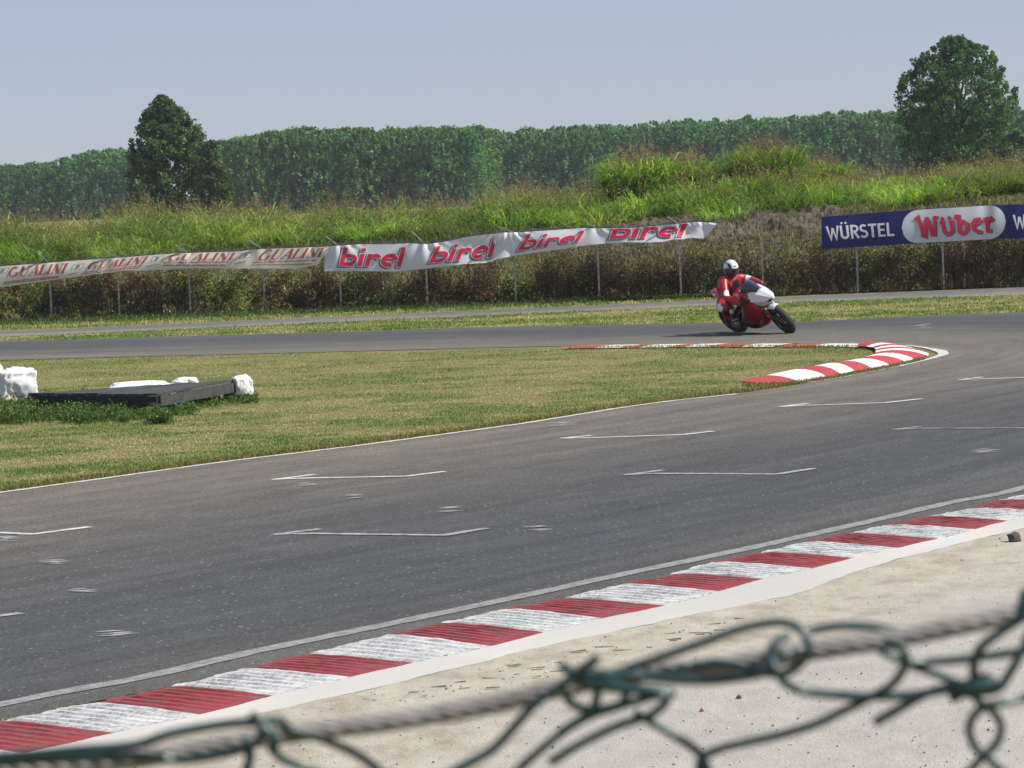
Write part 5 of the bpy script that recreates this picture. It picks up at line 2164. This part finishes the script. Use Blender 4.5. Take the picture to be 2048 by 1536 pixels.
def loft(name, secs, m, parent=bike, n=20, cap=True, mats=None, pick_=None, pw=2.4):
    """secs: (x, zc, half_width, half_height, y0)"""
    V, F = [], []
    for (x, zc, hw, hh, *rest) in secs:
        tap = rest[0] if rest else 0.0
        for k in range(n):
            a = 2 * math.pi * k / n
            c, s = math.cos(a), math.sin(a)
            yy = hw * math.copysign(abs(c) ** (2 / pw), c)
            zz = hh * math.copysign(abs(s) ** (2 / pw), s)
            yy *= 1 - tap * (zz / max(hh, 1e-6))
            V.append((x, yy, zc + zz))
    for i in range(len(secs) - 1):
        for k in range(n):
            k2 = (k + 1) % n
            F.append((i * n + k, (i + 1) * n + k, (i + 1) * n + k2, i * n + k2))
    if cap:
        F.append(tuple(range(n)))
        F.append(tuple((len(secs) - 1) * n + k for k in reversed(range(n))))
    o = mesh(name, V, F, mats or m, parent, True)
    if pick_:
        for p in o.data.polygons:
            p.material_index = pick_(p.center)
    return o


def smooth_secs(secs, k=3):
    pts = [list(s) + [0] * (5 - len(s)) for s in secs]
    out = []
    for i in range(len(pts) - 1):
        p0, p1, p2, p3 = pts[max(i - 1, 0)], pts[i], pts[i + 1], pts[min(i + 2, len(pts) - 1)]
        for j in range(k):
            t = j / k
            out.append(tuple(0.5 * (2 * b + (c - a) * t + (2 * a - 5 * b + 4 * c - d) * t * t + (3 * b - a - 3 * c + d) * t ** 3) for a, b, c, d in zip(p0, p1, p2, p3)))
    out.append(tuple(pts[-1]))
    return out


# nose cowl, side fairings, belly
rows_n = [  # x, bottom z, lower side (y, z), edge (y, z), shoulder (y, z), top z
    (0.90, 0.785, (0.012, 0.790), (0.018, 0.80), (0.012, 0.812), 0.815),
    (0.86, 0.745, (0.035, 0.755), (0.060, 0.790), (0.038, 0.835), 0.845),
    (0.76, 0.690, (0.065, 0.705), (0.120, 0.800), (0.075, 0.895), 0.910),
    (0.66, 0.665, (0.090, 0.690), (0.160, 0.825), (0.100, 0.945), 0.960),
    (0.54, 0.650, (0.120, 0.690), (0.195, 0.855), (0.120, 0.990), 1.005),
    (0.40, 0.650, (0.150, 0.700), (0.215, 0.885), (0.130, 1.010), 1.020)]
sec_n = []
for (x, zb_, lo_, ed_, sh_, zt_) in rows_n:
    half = [(0, zb_), lo_, ed_, sh_, (0, zt_)]
    fine = []
    for (y0_, z0_), (y1_, z1_) in zip(half, half[1:]):
        for t in (0, 0.34, 0.67): fine.append((y0_ + (y1_ - y0_) * t, z0_ + (z1_ - z0_) * t))
    ring = fine + [(0, zt_)] + [(-y, z) for y, z in reversed(fine[1:])]
    sec_n.append([(x, y, z) for y, z in ring])
fr2 = []
for i in range(len(sec_n) - 1):
    for t in (0, 0.25, 0.5, 0.75):
        fr2.append([tuple(p + (q - p) * t for p, q in zip(u1, u2)) for u1, u2 in zip(sec_n[i], sec_n[i + 1])])
fr2.append(sec_n[-1])
nn_ = len(fr2[0])
V = [p for s_ in fr2 for p in s_]
F = []
for i in range(len(fr2) - 1):
    for k in range(nn_):
        k2 = (k + 1) % nn_
        F.append((i * nn_ + k, i * nn_ + k2, (i + 1) * nn_ + k2, (i + 1) * nn_ + k))
F.append(tuple(reversed(range(nn_))))
o = mesh('nose_cowl', V, F, [M['white_panel'], M['red_paint'], M['black_plastic']], bike, False)
for p in o.data.polygons:
    c = p.center
    k = 0
    if c.x < 0.47 + (0.97 - c.z) * 0.42: k = 1
    if c.y > 0.13 and c.z < 0.87: k = 1
    if 0.765 < c.z < 0.80 and 0.03 < abs(c.y) < 0.10 and c.x > 0.75: k = 2
    p.material_index = k
for s in (1, -1):
    V, F = [], []
    # side panel: a curved sheet with thickness from nose to mid bike
    rows = [(0.53, 0.60, 0.82, .165), (0.48, 0.50, 0.86, .195), (0.42, 0.42, 0.89, .215), (0.30, 0.32, 0.87, .220), (0.16, 0.27, 0.78, .215), (0.02, 0.26, 0.64, .20), (-0.12, 0.28, 0.50, .18), (-0.24, 0.32, 0.40, .155)]
    nz = 9
    for th in (0, 0.012):
        for (x, z0, z1, y) in rows:
            for k in range(nz + 1):
                v_ = k / nz
                z = z0 + (z1 - z0) * v_
                yy = y * (0.62 + 0.38 * math.sin(min(1, v_ * 1.5) * math.pi / 2)) - 0.03 * max(0, v_ - 0.75) * 4 - th
                V.append((x, s * yy * (1.22 if s > 0 else 1.0), z))
    nr = len(rows)
    off_ = nr * (nz + 1)
    for i in range(nr - 1):
        for k in range(nz):
            a = i * (nz + 1) + k
            F.append((a, a + 1, a + nz + 2, a + nz + 1))
            F.append((off_ + a, off_ + a + nz + 1, off_ + a + nz + 2, off_ + a + 1))
    # rim
    edge = [i * (nz + 1) for i in range(nr)]
    for a, b2 in zip(edge, edge[1:]):
        F.append((a, b2, off_ + b2, off_ + a))
        F.append((a + nz, off_ + a + nz, off_ + b2 + nz, b2 + nz))
    for k in range(nz):
        F.append((k, off_ + k, off_ + k + 1, k + 1))
        e_ = (nr - 1) * (nz + 1)
        F.append((e_ + k, e_ + k + 1, off_ + e_ + k + 1, off_ + e_ + k))
    mesh('side_fairing', V, F, M['red_paint'], bike, True)
loft('belly_pan', smooth_secs([(0.38, 0.38, 0.05, 0.08), (0.32, 0.33, 0.12, 0.11), (0.12, 0.27, 0.15, 0.10), (-0.12, 0.25, 0.145, 0.09), (-0.34, 0.27, 0.10, 0.07), (-0.42, 0.29, 0.04, 0.05)]), M['black_plastic'], mats=[M['black_plastic'], M['red_paint']], pick_=lambda c: 1 if c.x > 0.2 else 0)  # black rear part paints the shadow below the red fairing
loft('engine', smooth_secs([(0.38, 0.50, 0.13, 0.12), (0.28, 0.49, 0.17, 0.20), (0.0, 0.47, 0.18, 0.21), (-0.26, 0.45, 0.15, 0.17), (-0.38, 0.45, 0.10, 0.10)]), M['engine_black'])
v, f = box_data((0.40, 0, 0.55), (0.03, 0.30, 0.24))
mesh('radiator', v, f, M['black_plastic'], bike)
# windscreen: bubble rising from the cowl
V, F = [], []
nu_, nv_ = 14, 8
for j in range(nv_ + 1):
    t = j / nv_
    x = 0.66 - 0.32 * t
    zc = 1.00 + 0.135 * math.sin(t * math.pi / 2)
    hw = 0.075 + 0.07 * math.sin(t * math.pi / 2)
    for i in range(nu_ + 1):
        a = math.pi * i / nu_
        V.append((x - 0.05 * abs(math.cos(a)) ** 2, hw * math.cos(a), zc - 0.115 + 0.115 * math.sin(a)))
for j in range(nv_):
    for i in range(nu_):
        a = j * (nu_ + 1) + i
        F.append((a, a + 1, a + nu_ + 2, a + nu_ + 1))
o = mesh('windscreen', V, F, M['screen'], bike, True)
sm = o.modifiers.new('t', 'SOLIDIFY')
sm.thickness = 0.004
# tank, seat, tail
tank = loft('fuel_tank', smooth_secs([(0.34, 0.84, 0.08, 0.05), (0.28, 0.86, 0.15, 0.10), (0.12, 0.87, 0.165, 0.13), (-0.04, 0.85, 0.15, 0.12), (-0.20, 0.80, 0.09, 0.08)]), M['red_paint'])
for k in (0, 1):
    V = [(0.10 + 0.05 * k, -0.168, 0.88), (0.125 + 0.05 * k, -0.169, 0.88), (0.175 + 0.05 * k, -0.150, 0.95), (0.15 + 0.05 * k, -0.150, 0.95)]
    mesh('white_slash', [(x, y - 0.006, z) for x, y, z in V], [(0, 1, 2, 3)], M['white_panel'], tank)
loft('seat', smooth_secs([(-0.16, 0.79, 0.07, 0.03), (-0.28, 0.80, 0.12, 0.035), (-0.45, 0.82, 0.13, 0.035), (-0.54, 0.86, 0.10, 0.03)]), M['black_plastic'])
loft('tail_unit', smooth_secs([(-0.30, 0.74, 0.10, 0.05), (-0.46, 0.82, 0.125, 0.07), (-0.58, 0.87, 0.11, 0.065), (-0.70, 0.91, 0.07, 0.045), (-0.76, 0.925, 0.025, 0.02)]), M['red_paint'],
     mats=[M['red_paint'], M['white_panel']], pick_=lambda c: 1 if -0.74 < c.x < -0.60 and abs(c.y) > 0.03 and c.z < 0.93 else 0)
# fork, fender, clip-ons
for s in (1, -1):
    tube('fork_leg', [(0.70, s * 0.095, 0.30), (0.535, s * 0.095, 0.78)], [0.027, 0.027], M['gold'], bike, 10)
    tube('handlebar', [(0.48, s * 0.07, 0.90), (0.43, s * (0.33 if s < 0 else 0.27), 0.88 if s < 0 else 0.855)], [0.014, 0.016], M['black_plastic'], bike, 8)
    v, f = box_data((0.63, s * 0.095, 0.40), (0.09, 0.035, 0.05), Matrix.Rotation(0.5, 3, 'Y'))
    bevel_obj(mesh('brake_caliper', v, f, M['gold'], bike), 0.006)
    tube('foot_peg', [(-0.26, s * 0.14, 0.37), (-0.27, s * 0.25, 0.37)], [0.012, 0.012], M['alu'], bike, 8)
    o = loft('exhaust', smooth_secs([(-0.35, 0.70, 0.05, 0.045), (-0.55, 0.75, 0.055, 0.05), (-0.66, 0.785, 0.052, 0.048), (-0.675, 0.79, 0.03, 0.03)]), M['alu'], n=14, pw=2)
    for q in o.data.vertices: q.co.y += s * 0.065; q.co.z -= 0.06
V, F = [], []
for th in (0, 0.008):
    for i in range(15):
        a = math.radians(72 + i * 5.0)
        for k in range(7):
            b3 = math.radians(-78 + 156 * k / 6)
            r = 0.30 - 0.04 + (0.058 - th) * (0.35 + 0.65 * math.cos(b3)) + 0.012
            V.append((0.70 + r * math.cos(a), (0.078 - th) * math.sin(b3), 0.30 + r * math.sin(a)))
for i in range(14):
    for k in range(6):
        a = i * 7 + k
        F.append((a, a + 1, a + 8, a + 7))
        F.append((105 + a, 105 + a + 7, 105 + a + 8, 105 + a + 1))
for k in range(6):
    F.append((k, 105 + k, 105 + k + 1, k + 1))
    F.append((98 + k, 98 + k + 1, 105 + 98 + k + 1, 105 + 98 + k))
for i in range(14):
    F.append((i * 7, i * 7 + 7, 105 + i * 7 + 7, 105 + i * 7))
    F.append((i * 7 + 6, 105 + i * 7 + 6, 105 + i * 7 + 13, i * 7 + 13))
mesh('front_mudguard', V, F, M['white_panel'], bike, True)
# swingarm, frame, mirrors stay off on the track
for s in (1, -1):
    tube('swingarm', [(-0.22, s * 0.10, 0.42), (-0.45, s * 0.13, 0.37), (-0.70, s * 0.12, 0.315)], [0.035, 0.03, 0.025], M['alu'], bike, 8)
tube('shock_absorber', [(-0.30, 0, 0.42), (-0.26, 0, 0.70)], 0.03, M['gold'], bike, 10)
tube('frame', [(0.45, 0.10, 0.82), (0.15, 0.17, 0.70), (-0.25, 0.12, 0.50)], 0.025, M['red_paint'], bike, 8)
tube('frame', [(0.45, -0.10, 0.82), (0.15, -0.17, 0.70), (-0.25, -0.12, 0.50)], 0.025, M['red_paint'], bike, 8)
v, f = box_data((0.50, 0, 0.96), (0.06, 0.20, 0.09), Matrix.Rotation(-0.5, 3, 'Y'))
bevel_obj(mesh('instrument_panel', v, f, M['black_plastic'], bike), 0.01)


def bl(x, y, z):
    """bike frame -> world"""
    return bike_o + BM @ Vector((x, y, z))


# ================================================================== RIDER
Db = bike_o.y
rid_o = bl(-0.27, -0.1, 0.0)
rid_o.z = 0.008
rider = empty('person', rid_o)
tag(rider, 'rider in red and white racing leathers with white helmet, leaning off the motorcycle', 'person')
M['leather_red'] = simple('red_leather', (0.36, 0.012, 0.018), 0.42, var=0.12, scale=14)
M['leather_white'] = simple('white_leather', (0.72, 0.72, 0.72), 0.45, var=0.06)
M['leather_black'] = simple('black_leather', (0.014, 0.014, 0.016), 0.5, var=0.2)
J = {
    'pelvis': bl(-0.30, -0.17, 0.88), 'waist': P(1452, 588, Db + 0.08), 'chest': P(1460, 570, Db - 0.02), 'neck': P(1463, 555, Db - 0.12), 'skull': P(1463, 545, Db - 0.15),
    'sh_r': P(1444, 561, Db - 0.24), 'el_r': P(1452, 595, Db - 0.44), 'wr_r': bl(0.385, -0.315, 0.905),
    'sh_l': P(1481, 556, Db + 0.06), 'el_l': P(1503, 560, Db + 0.02), 'wr_l': bl(0.40, 0.25, 0.89),
    'hip_r': bl(-0.27, -0.28, 0.84), 'kn_r': P(1452, 620, Db - 0.52), 'an_r': P(1457, 640, Db - 0.16), 'to_r': P(1456, 650, Db - 0.30),
    'hip_l': bl(-0.27, -0.06, 0.85), 'kn_l': bl(0.10, 0.22, 0.72), 'an_l': bl(-0.32, 0.21, 0.42), 'to_l': bl(-0.17, 0.23, 0.37),
}


def skin_obj(name, pts, edges, m, parent, org, sub=2, root=0):
    me = bpy.data.meshes.new(name)
    me.from_pydata([tuple(p - org) for p, r in pts], edges, [])
    o = bpy.data.objects.new(name, me)
    C.objects.link(o)
    o.parent = parent
    o.modifiers.new('skin', 'SKIN')
    for i, (p, r) in enumerate(pts):
        s = me.skin_vertices[0].data[i]
        s.radius = r if hasattr(r, '__len__') else (r, r)
        s.use_root = (i == root)
    sb_ = o.modifiers.new('sub', 'SUBSURF')
    sb_.levels = sb_.render_levels = sub
    bake(o)
    for mm in (m if isinstance(m, (list, tuple)) else [m]): o.data.materials.append(mm)
    o.data.polygons.foreach_set('use_smooth', [True] * len(o.data.polygons))
    return o


mid = lambda a, b, t=0.5: a.lerp(b, t)
pts = [(J['pelvis'], (0.145, 0.13)), (J['waist'], (0.145, 0.13)), (J['chest'], (0.17, 0.15)), (J['neck'], 0.08), (J['skull'], 0.07),
       (J['sh_r'], 0.10), (mid(J['sh_r'], J['el_r']), 0.08), (J['el_r'], 0.068), (mid(J['el_r'], J['wr_r'], .4), 0.062), (J['wr_r'], 0.042),
       (J['sh_l'], 0.10), (mid(J['sh_l'], J['el_l']), 0.08), (J['el_l'], 0.068), (mid(J['el_l'], J['wr_l'], .4), 0.062), (J['wr_l'], 0.042),
       (J['hip_r'], 0.115), (mid(J['hip_r'], J['kn_r']), 0.10), (J['kn_r'], 0.085), (mid(J['kn_r'], J['an_r'], .4), 0.09), (J['an_r'], 0.065),
       (J['hip_l'], 0.10), (mid(J['hip_l'], J['kn_l']), 0.088), (J['kn_l'], 0.066), (mid(J['kn_l'], J['an_l'], .4), 0.06), (J['an_l'], 0.045)]
ed = [(0, 1), (1, 2), (2, 3), (3, 4), (2, 5), (5, 6), (6, 7), (7, 8), (8, 9), (2, 10), (10, 11), (11, 12), (12, 13), (13, 14), (0, 15), (15, 16), (16, 17), (17, 18), (18, 19), (0, 20), (20, 21), (21, 22), (22, 23), (23, 24)]
body = skin_obj('body', pts, ed, [M['leather_red'], M['leather_white'], M['leather_black']], rider, rid_o, 4)
spots_w = [(mid(J['sh_r'], J['el_r'], 0.80) + Vector((0.04, -0.05, 0)), 0.075), (mid(J['sh_l'], J['el_l'], 0.7), 0.085), (mid(J['hip_r'], J['kn_r'], 0.42) + Vector((-0.09, -0.03, 0)), 0.085), (mid(J['hip_r'], J['kn_r'], 0.8) + Vector((-0.08, -0.0, 0)), 0.06), (J['pelvis'] + Vector((-0.14, 0.05, 0)), 0.07)]
spots_b = [(J['kn_r'] + Vector((0.03, -0.02, -0.05)), 0.085), (mid(J['waist'], J['chest'], .3) + Vector((0.13, -0.10, -0.02)), 0.15), (mid(J['chest'], J['neck'], .4) + Vector((0.10, -0.10, -0.05)), 0.10), (mid(J['pelvis'], J['waist']) + Vector((0.13, -0.05, 0)), 0.13)]  # knee is black; chest and waist patches paint the torso's shade into the suit
for p in body.data.polygons:
    c = p.center + rid_o
    k = 0
    for s, r in spots_w:
        if (c - s).length < r: k = 1
    for s, r in spots_b:
        if (c - s).length < r: k = 2
    p.material_index = k
# knee slider
o = rock('knee_slider', (0, 0, 0), (0.035, 0.02, 0.045), simple('knee_slider_plastic', (0.55, 0.48, 0.22), 0.5), 1.2, 2)
o.parent = rider
o.location = J['kn_r'] + Vector((0.085, -0.045, -0.03)) - rid_o


def boot(ank, toe, nm='boot'):
    d = (toe - ank)
    hl = ank - Vector((hd.x, hd.y, 0)) * 0.07 + (BM @ Vector((0, 0, -0.05)))
    ball = toe
    tip = toe + (BM @ Vector((0.09, 0, -0.005)))
    top = ank + (BM @ Vector((0.0, 0, 0.14)))
    mdl = ank + (BM @ Vector((0.0, 0, -0.03)))
    skin_obj(nm, [(mdl, 0.048), (top, 0.062), (hl, 0.04), (ball, (0.046, 0.034)), (tip, (0.036, 0.024))], [(0, 1), (0, 2), (0, 3), (3, 4)], M['leather_black'], rider, rid_o)


boot(J['an_r'], J['to_r'])
boot(J['an_l'], J['to_l'])


def glove(wr, side):
    """palm and five fingers closed round the grip; grip runs along the bike's y axis"""
    gx = BM @ Vector((1, 0, 0))
    gy = BM @ Vector((0, 1, 0)) * side          # outwards
    gz_ = BM @ Vector((0, 0, 1))
    bar = bl(0.445, -0.265, 0.893) if side < 0 else bl(0.445, 0.215, 0.862)
    pts = [(wr, 0.036), (mid(wr, bar, .6) + gz_ * 0.02, (0.042, 0.030))]
    edges = [(0, 1)]
    knuck = bar + gz_ * 0.035 + gx * 0.0
    for k in range(4):
        off = (k - 1.5) * 0.021
        ln = (0.9, 1.0, 0.96, 0.8)[k]
        r = 0.0105
        a = knuck + gy * off
        i0 = len(pts)
        pts.append((a, 0.014))
        pts.append((a + gx * 0.032 * ln - gz_ * 0.012, r))
        pts.append((a + gx * 0.034 * ln - gz_ * 0.045 * ln, r))
        pts.append((a + gx * 0.008 - gz_ * 0.066 * ln, r * 0.85))
        edges += [(1, i0), (i0, i0 + 1), (i0 + 1, i0 + 2), (i0 + 2, i0 + 3)]
    i0 = len(pts)
    th = mid(wr, bar, .6) - gy * 0.035
    pts += [(th, 0.015), (bar - gy * 0.045 - gz_ * 0.025, 0.012), (bar - gy * 0.035 + gx * 0.03 - gz_ * 0.035, 0.010)]
    edges += [(1, i0), (i0, i0 + 1), (i0 + 1, i0 + 2)]
    skin_obj('glove', pts, edges, M['leather_black'], rider, rid_o, 1)


glove(J['wr_r'], -1)
glove(J['wr_l'], 1)
# helmet
hc_ = P(1462.0, 536.5, Db - 0.16)
face = Vector((0.42, -0.86, -0.28)).normalized()
upv = (Vector((-0.12, 0.0, 1)) - face * Vector((-0.12, 0, 1)).dot(face)).normalized()
sidev = upv.cross(face)
HM = Matrix((face, sidev, upv)).transposed()
bm = bmesh.new()
bmesh.ops.create_uvsphere(bm, u_segments=72, v_segments=48, radius=1)
for q in bm.verts:
    c = q.co.copy()
    x, y, z = c
    r = 0.135
    q.co = Vector((x * 0.150 * (1 + (0.10 if x > 0 else 0) * max(0, -z)), y * 0.125, z * 0.150 if z > 0 else z * 0.160))
    if z < -0.75: q.co.z = -0.1125 - (q.co.z + 0.1125) * 0.2
me = bpy.data.meshes.new('helmet')
bm.to_mesh(me)
bm.free()
for v_ in me.vertices: v_.co = HM @ v_.co
m_navy = simple('navy_lacquer', (0.015, 0.02, 0.05), 0.2, var=0.1, coat=0.8)
m_hw = simple('white_lacquer', (0.66, 0.68, 0.66), 0.2, var=0.06, coat=0.8)
helmet = link_mesh('helmet', me, [m_hw, m_navy, M['leather_red']], rider, True)
helmet.location = hc_ - rid_o
HI = HM.transposed()
for p in me.polygons:
    c = HI @ p.center
    k = 0
    if c.z < 0.010: k = 1
    if -0.10 < c.y / 0.125 * -1 - 0.55 < 0.2 and c.z < 0.11: k = 1
    if c.x < -0.05 and c.z < 0.05: k = 1
    if abs(c.z - 0.075) < 0.012 and abs(c.y - 0.01) < 0.03 and c.x > 0: k = 1
    p.material_index = k
# visor: shell segment standing 4 mm proud
V, F = [], []
for j in range(9):
    for i in range(19):
        a = math.radians(-78 + 156 * i / 18)
        e_ = math.radians(-24 + 40 * j / 8)
        V.append(HM @ Vector((math.cos(a) * math.cos(e_) * 0.158, math.sin(a) * math.cos(e_) * 0.131, math.sin(e_) * 0.150)))
for j in range(8):
    for i in range(18):
        a = j * 19 + i
        F.append((a, a + 1, a + 20, a + 19))
vis = mesh('visor', V, F, M['screen'], helmet, True)
V = [HM @ Vector(p) for p in ((-0.03, -0.03, 0.138), (-0.03, 0.03, 0.138), (-0.15, 0.035, 0.075), (-0.15, -0.035, 0.075), (-0.08, 0, 0.150))]
mesh('helmet_spoiler', V, [(0, 1, 4), (1, 2, 4), (2, 3, 4), (3, 0, 4)], m_navy, helmet)

# ================================================================== TORN GREEN FENCE BEFORE THE CAMERA
M['pvc'] = simple('green_coated_wire', (0.011, 0.048, 0.046), 0.30, var=0.3, scale=60, coat=0.5)
M['pvc_dark'] = M['pvc']
M['rope'] = simple('wire_rope_steel', (0.36, 0.33, 0.31), 0.55, 0.1, 0.3, 90)
D1 = 0.98
ff = empty('chain_link_fence', (0, D1, 2.6))
tag(ff, 'torn green coated chain link fence in front of the camera, out of focus', 'fence')
fo = ff.location


def fwire(pts, r=0.00155, name='wire', D=D1, sub=6):
    """pts: (px, py[, depth offset in mm])"""
    w3 = [P(p[0], p[1], D + (p[2] / 1000 if len(p) > 2 else 0)) - fo for p in pts]
    w3 = catmull(w3, sub) if len(w3) > 2 else w3
    return tube(name, w3, r * 0.9, M['pvc'], ff, 8)


# twisted steel rope: six strands round a core line
core = [(-1500, 1705), (-700, 1608), (-200, 1553), (150, 1531), (317, 1511), (439, 1489), (586, 1467), (781, 1443), (1000, 1405), (1113, 1377), (1292, 1346), (1460, 1328), (1629, 1301), (1797, 1275), (1965, 1242), (2048, 1222), (2300, 1165), (3400, 900)]
cw = resample(catmull([P(x, y, D1 + 0.008) for x, y in core], 12), 900)
rope = empty('wire_rope', cw[0])
tag(rope, 'thick twisted steel wire rope running through the torn green fence', 'wire rope')
for s in range(6):
    V = []
    acc = 0
    pts = []
    for i, p in enumerate(cw):
        if i: acc += (p - cw[i - 1]).length
        t = (cw[min(i + 1, len(cw) - 1)] - cw[max(i - 1, 0)]).normalized()
        a1 = t.cross(Vector((0, 0, 1))).normalized()
        a2 = t.cross(a1)
        th = acc / 0.036 * 2 * math.pi + s * math.pi / 3
        pts.append(p + (a1 * math.cos(th) + a2 * math.sin(th)) * 0.00205 - cw[0])
    tube('strand', pts, 0.00115, M['rope'], rope, 6)

W = fwire
# bottom left: long wire lying along the rope to the first knot
W([(-400, 1540), (0, 1513, -4), (146, 1500, -4), (268, 1490, -4), (342, 1467, -5), (439, 1450, -6), (513, 1446, -8), (545, 1462, -9)], 0.00165)
W([(-300, 1560), (0, 1526), (150, 1517), (293, 1513, -3), (370, 1520), (480, 1500, -6), (520, 1476, -9), (530, 1447, -10), (552, 1440, -8), (575, 1455, -2), (590, 1480, 6)], 0.00165)
W([(490, 1476, -3), (500, 1510, -6), (492, 1545, -6)], 0.0018)
W([(505, 1432, -9), (520, 1450, -12), (548, 1478, -12), (545, 1500, -8)], 0.0019)
W([(545, 1490, -6), (560, 1515, -4), (610, 1536), (680, 1560)])
W([(560, 1452, 2), (620, 1470, 6), (674, 1490, 10), (720, 1512, 10), (775, 1555, 8)])
# centre tangle
W([(860, 1570, -8), (930, 1530, -8), (984, 1500, -8), (1030, 1452, -8), (1068, 1410, -9), (1124, 1370, -10), (1160, 1342, -11), (1197, 1315, -12)], 0.00165)
W([(1016, 1560), (1062, 1516), (1113, 1474), (1150, 1448), (1191, 1428, -6), (1259, 1406, -6), (1310, 1392, -6), (1352, 1385, -6)])
W([(1099, 1526, -4), (1140, 1500, -4), (1180, 1478, -4), (1240, 1450, -4), (1292, 1434, -4), (1325, 1412, -6), (1333, 1394, -8), (1310, 1388, -9)])
W([(1270, 1425, 4), (1292, 1438, 5), (1348, 1471, 6), (1385, 1495, 6), (1407, 1512, 4)])
W([(1118, 1330, -6), (1150, 1344, -6), (1190, 1346, -4), (1260, 1352, -2), (1330, 1358), (1404, 1362), (1470, 1356), (1517, 1348), (1548, 1340, -3)], 0.00175)
W([(1145, 1350, -4), (1180, 1366, -6), (1230, 1376, -8), (1285, 1380, -8), (1345, 1386, -6)], 0.00185)
W([(1130, 1388, -3), (1140, 1404, -4), (1162, 1416, -6), (1200, 1418, -6), (1240, 1408, -8), (1252, 1385, -8), (1235, 1368, -6), (1200, 1352, -4)])
W([(1190, 1340), (1196, 1372), (1190, 1408, -4), (1170, 1432, -3), (1120, 1465)], 0.0016)
W([(1215, 1350, 3), (1262, 1335, 3), (1320, 1315, 2), (1404, 1286), (1450, 1268), (1505, 1252, -2), (1561, 1245, -4), (1598, 1258, -6), (1617, 1290, -8), (1608, 1318, -8), (1588, 1338, -6), (1560, 1348, -3), (1530, 1346)], 0.0016)
W([(1280, 1350, 6), (1380, 1334, 6), (1440, 1326, 5), (1500, 1336, 3), (1550, 1342)])
# ring and its tail
W([(1612, 1296, 4), (1590, 1300, 2), (1580, 1303), (1562, 1312, -2), (1545, 1332, -4)], 0.0014)
W([(1575, 1272, 6), (1552, 1284, 2), (1541, 1304, -4), (1546, 1330, -8), (1558, 1352, -9), (1576, 1370, -8), (1610, 1383, -6), (1685, 1391, -4), (1769, 1393, -2), (1840, 1388), (1900, 1378)], 0.0016)
W([(1606, 1266, 8), (1640, 1258, 10), (1685, 1252, 10), (1740, 1254, 10), (1800, 1264, 10)])
W([(1421, 1560), (1414, 1535), (1408, 1514), (1440, 1498), (1494, 1485, -2), (1560, 1470, -2), (1629, 1449, -2), (1690, 1420, -2), (1735, 1398, -3), (1780, 1372, -6), (1803, 1345, -8), (1812, 1318, -10), (1800, 1296, -10), (1770, 1290, -6)], 0.0016)
W([(1403, 1512), (1398, 1535), (1400, 1570)])
W([(1748, 1446, -4), (1797, 1418, -5), (1853, 1387, -8), (1900, 1374, -10), (1937, 1366, -10), (1975, 1352, -8)], 0.0017)
W([(1757, 1300), (1790, 1316), (1830, 1334, 3), (1881, 1352, 3), (1930, 1372, 2)], 0.0014)
W([(1812, 1325), (1853, 1324, 3), (1910, 1320, 4), (1965, 1314, 2), (2048, 1302), (2130, 1290)], 0.0015)
W([(1935, 1392, -4), (1948, 1370, -6), (1948, 1330, -9), (1958, 1300, -10), (1985, 1275, -12), (2048, 1234, -12), (2110, 1195, -12)], 0.0017)
W([(2060, 1262, -4), (2040, 1310, -6), (2018, 1348, -6), (1998, 1376, -6), (1970, 1384, -6), (1950, 1380, -6)], 0.0016)
W([(1905, 1395, -8), (1935, 1380, -12), (1960, 1372, -12), (1990, 1362, -10)], 0.0022)
W([(2120, 1382), (2048, 1396), (2010, 1404, -3), (1975, 1412, -5), (1950, 1428, -5), (1938, 1455, -3), (1943, 1480), (1955, 1500), (1990, 1530), (2020, 1560)])
W([(1945, 1385, -6), (1957, 1402, -6), (1980, 1418, -4), (1998, 1440), (2002, 1462), (1992, 1488), (1972, 1508), (1945, 1535), (1920, 1565)])
W([(2040, 1240, -12), (2046, 1215, -12), (2056, 1180, -10)], 0.0024)
# the whole mesh below the picture's edge
V, F = [], []
parts = []
pitch = 330
for k in range(-9, 16):
    for j in range(0, 9):
        x = k * pitch + (pitch / 2 if j % 2 else 0)
        y = 1640 + j * pitch * 0.5
        if j == 0 and -300 < x < 2300: y += 60
        for sx in (-1, 1):
            pts = [P(x, y, D1), P(x + sx * pitch * 0.25, y + pitch * 0.25, D1 + 0.002), P(x + sx * pitch / 2, y + pitch / 2, D1)]
            parts.append(tube_data([p - fo for p in pts], 0.0015, 5))
v, f = join_data(parts)
o = mesh('wire_netting', v, f, M['pvc'], ff, True)
o['kind'] = 'stuff'
for x in (-1.35, 1.45):
    tube('post', [Vector((x, D1 + 0.03, 1.1)) - fo, Vector((x, D1 + 0.03, 2.9)) - fo], 0.024, M['pvc'], ff, 12)
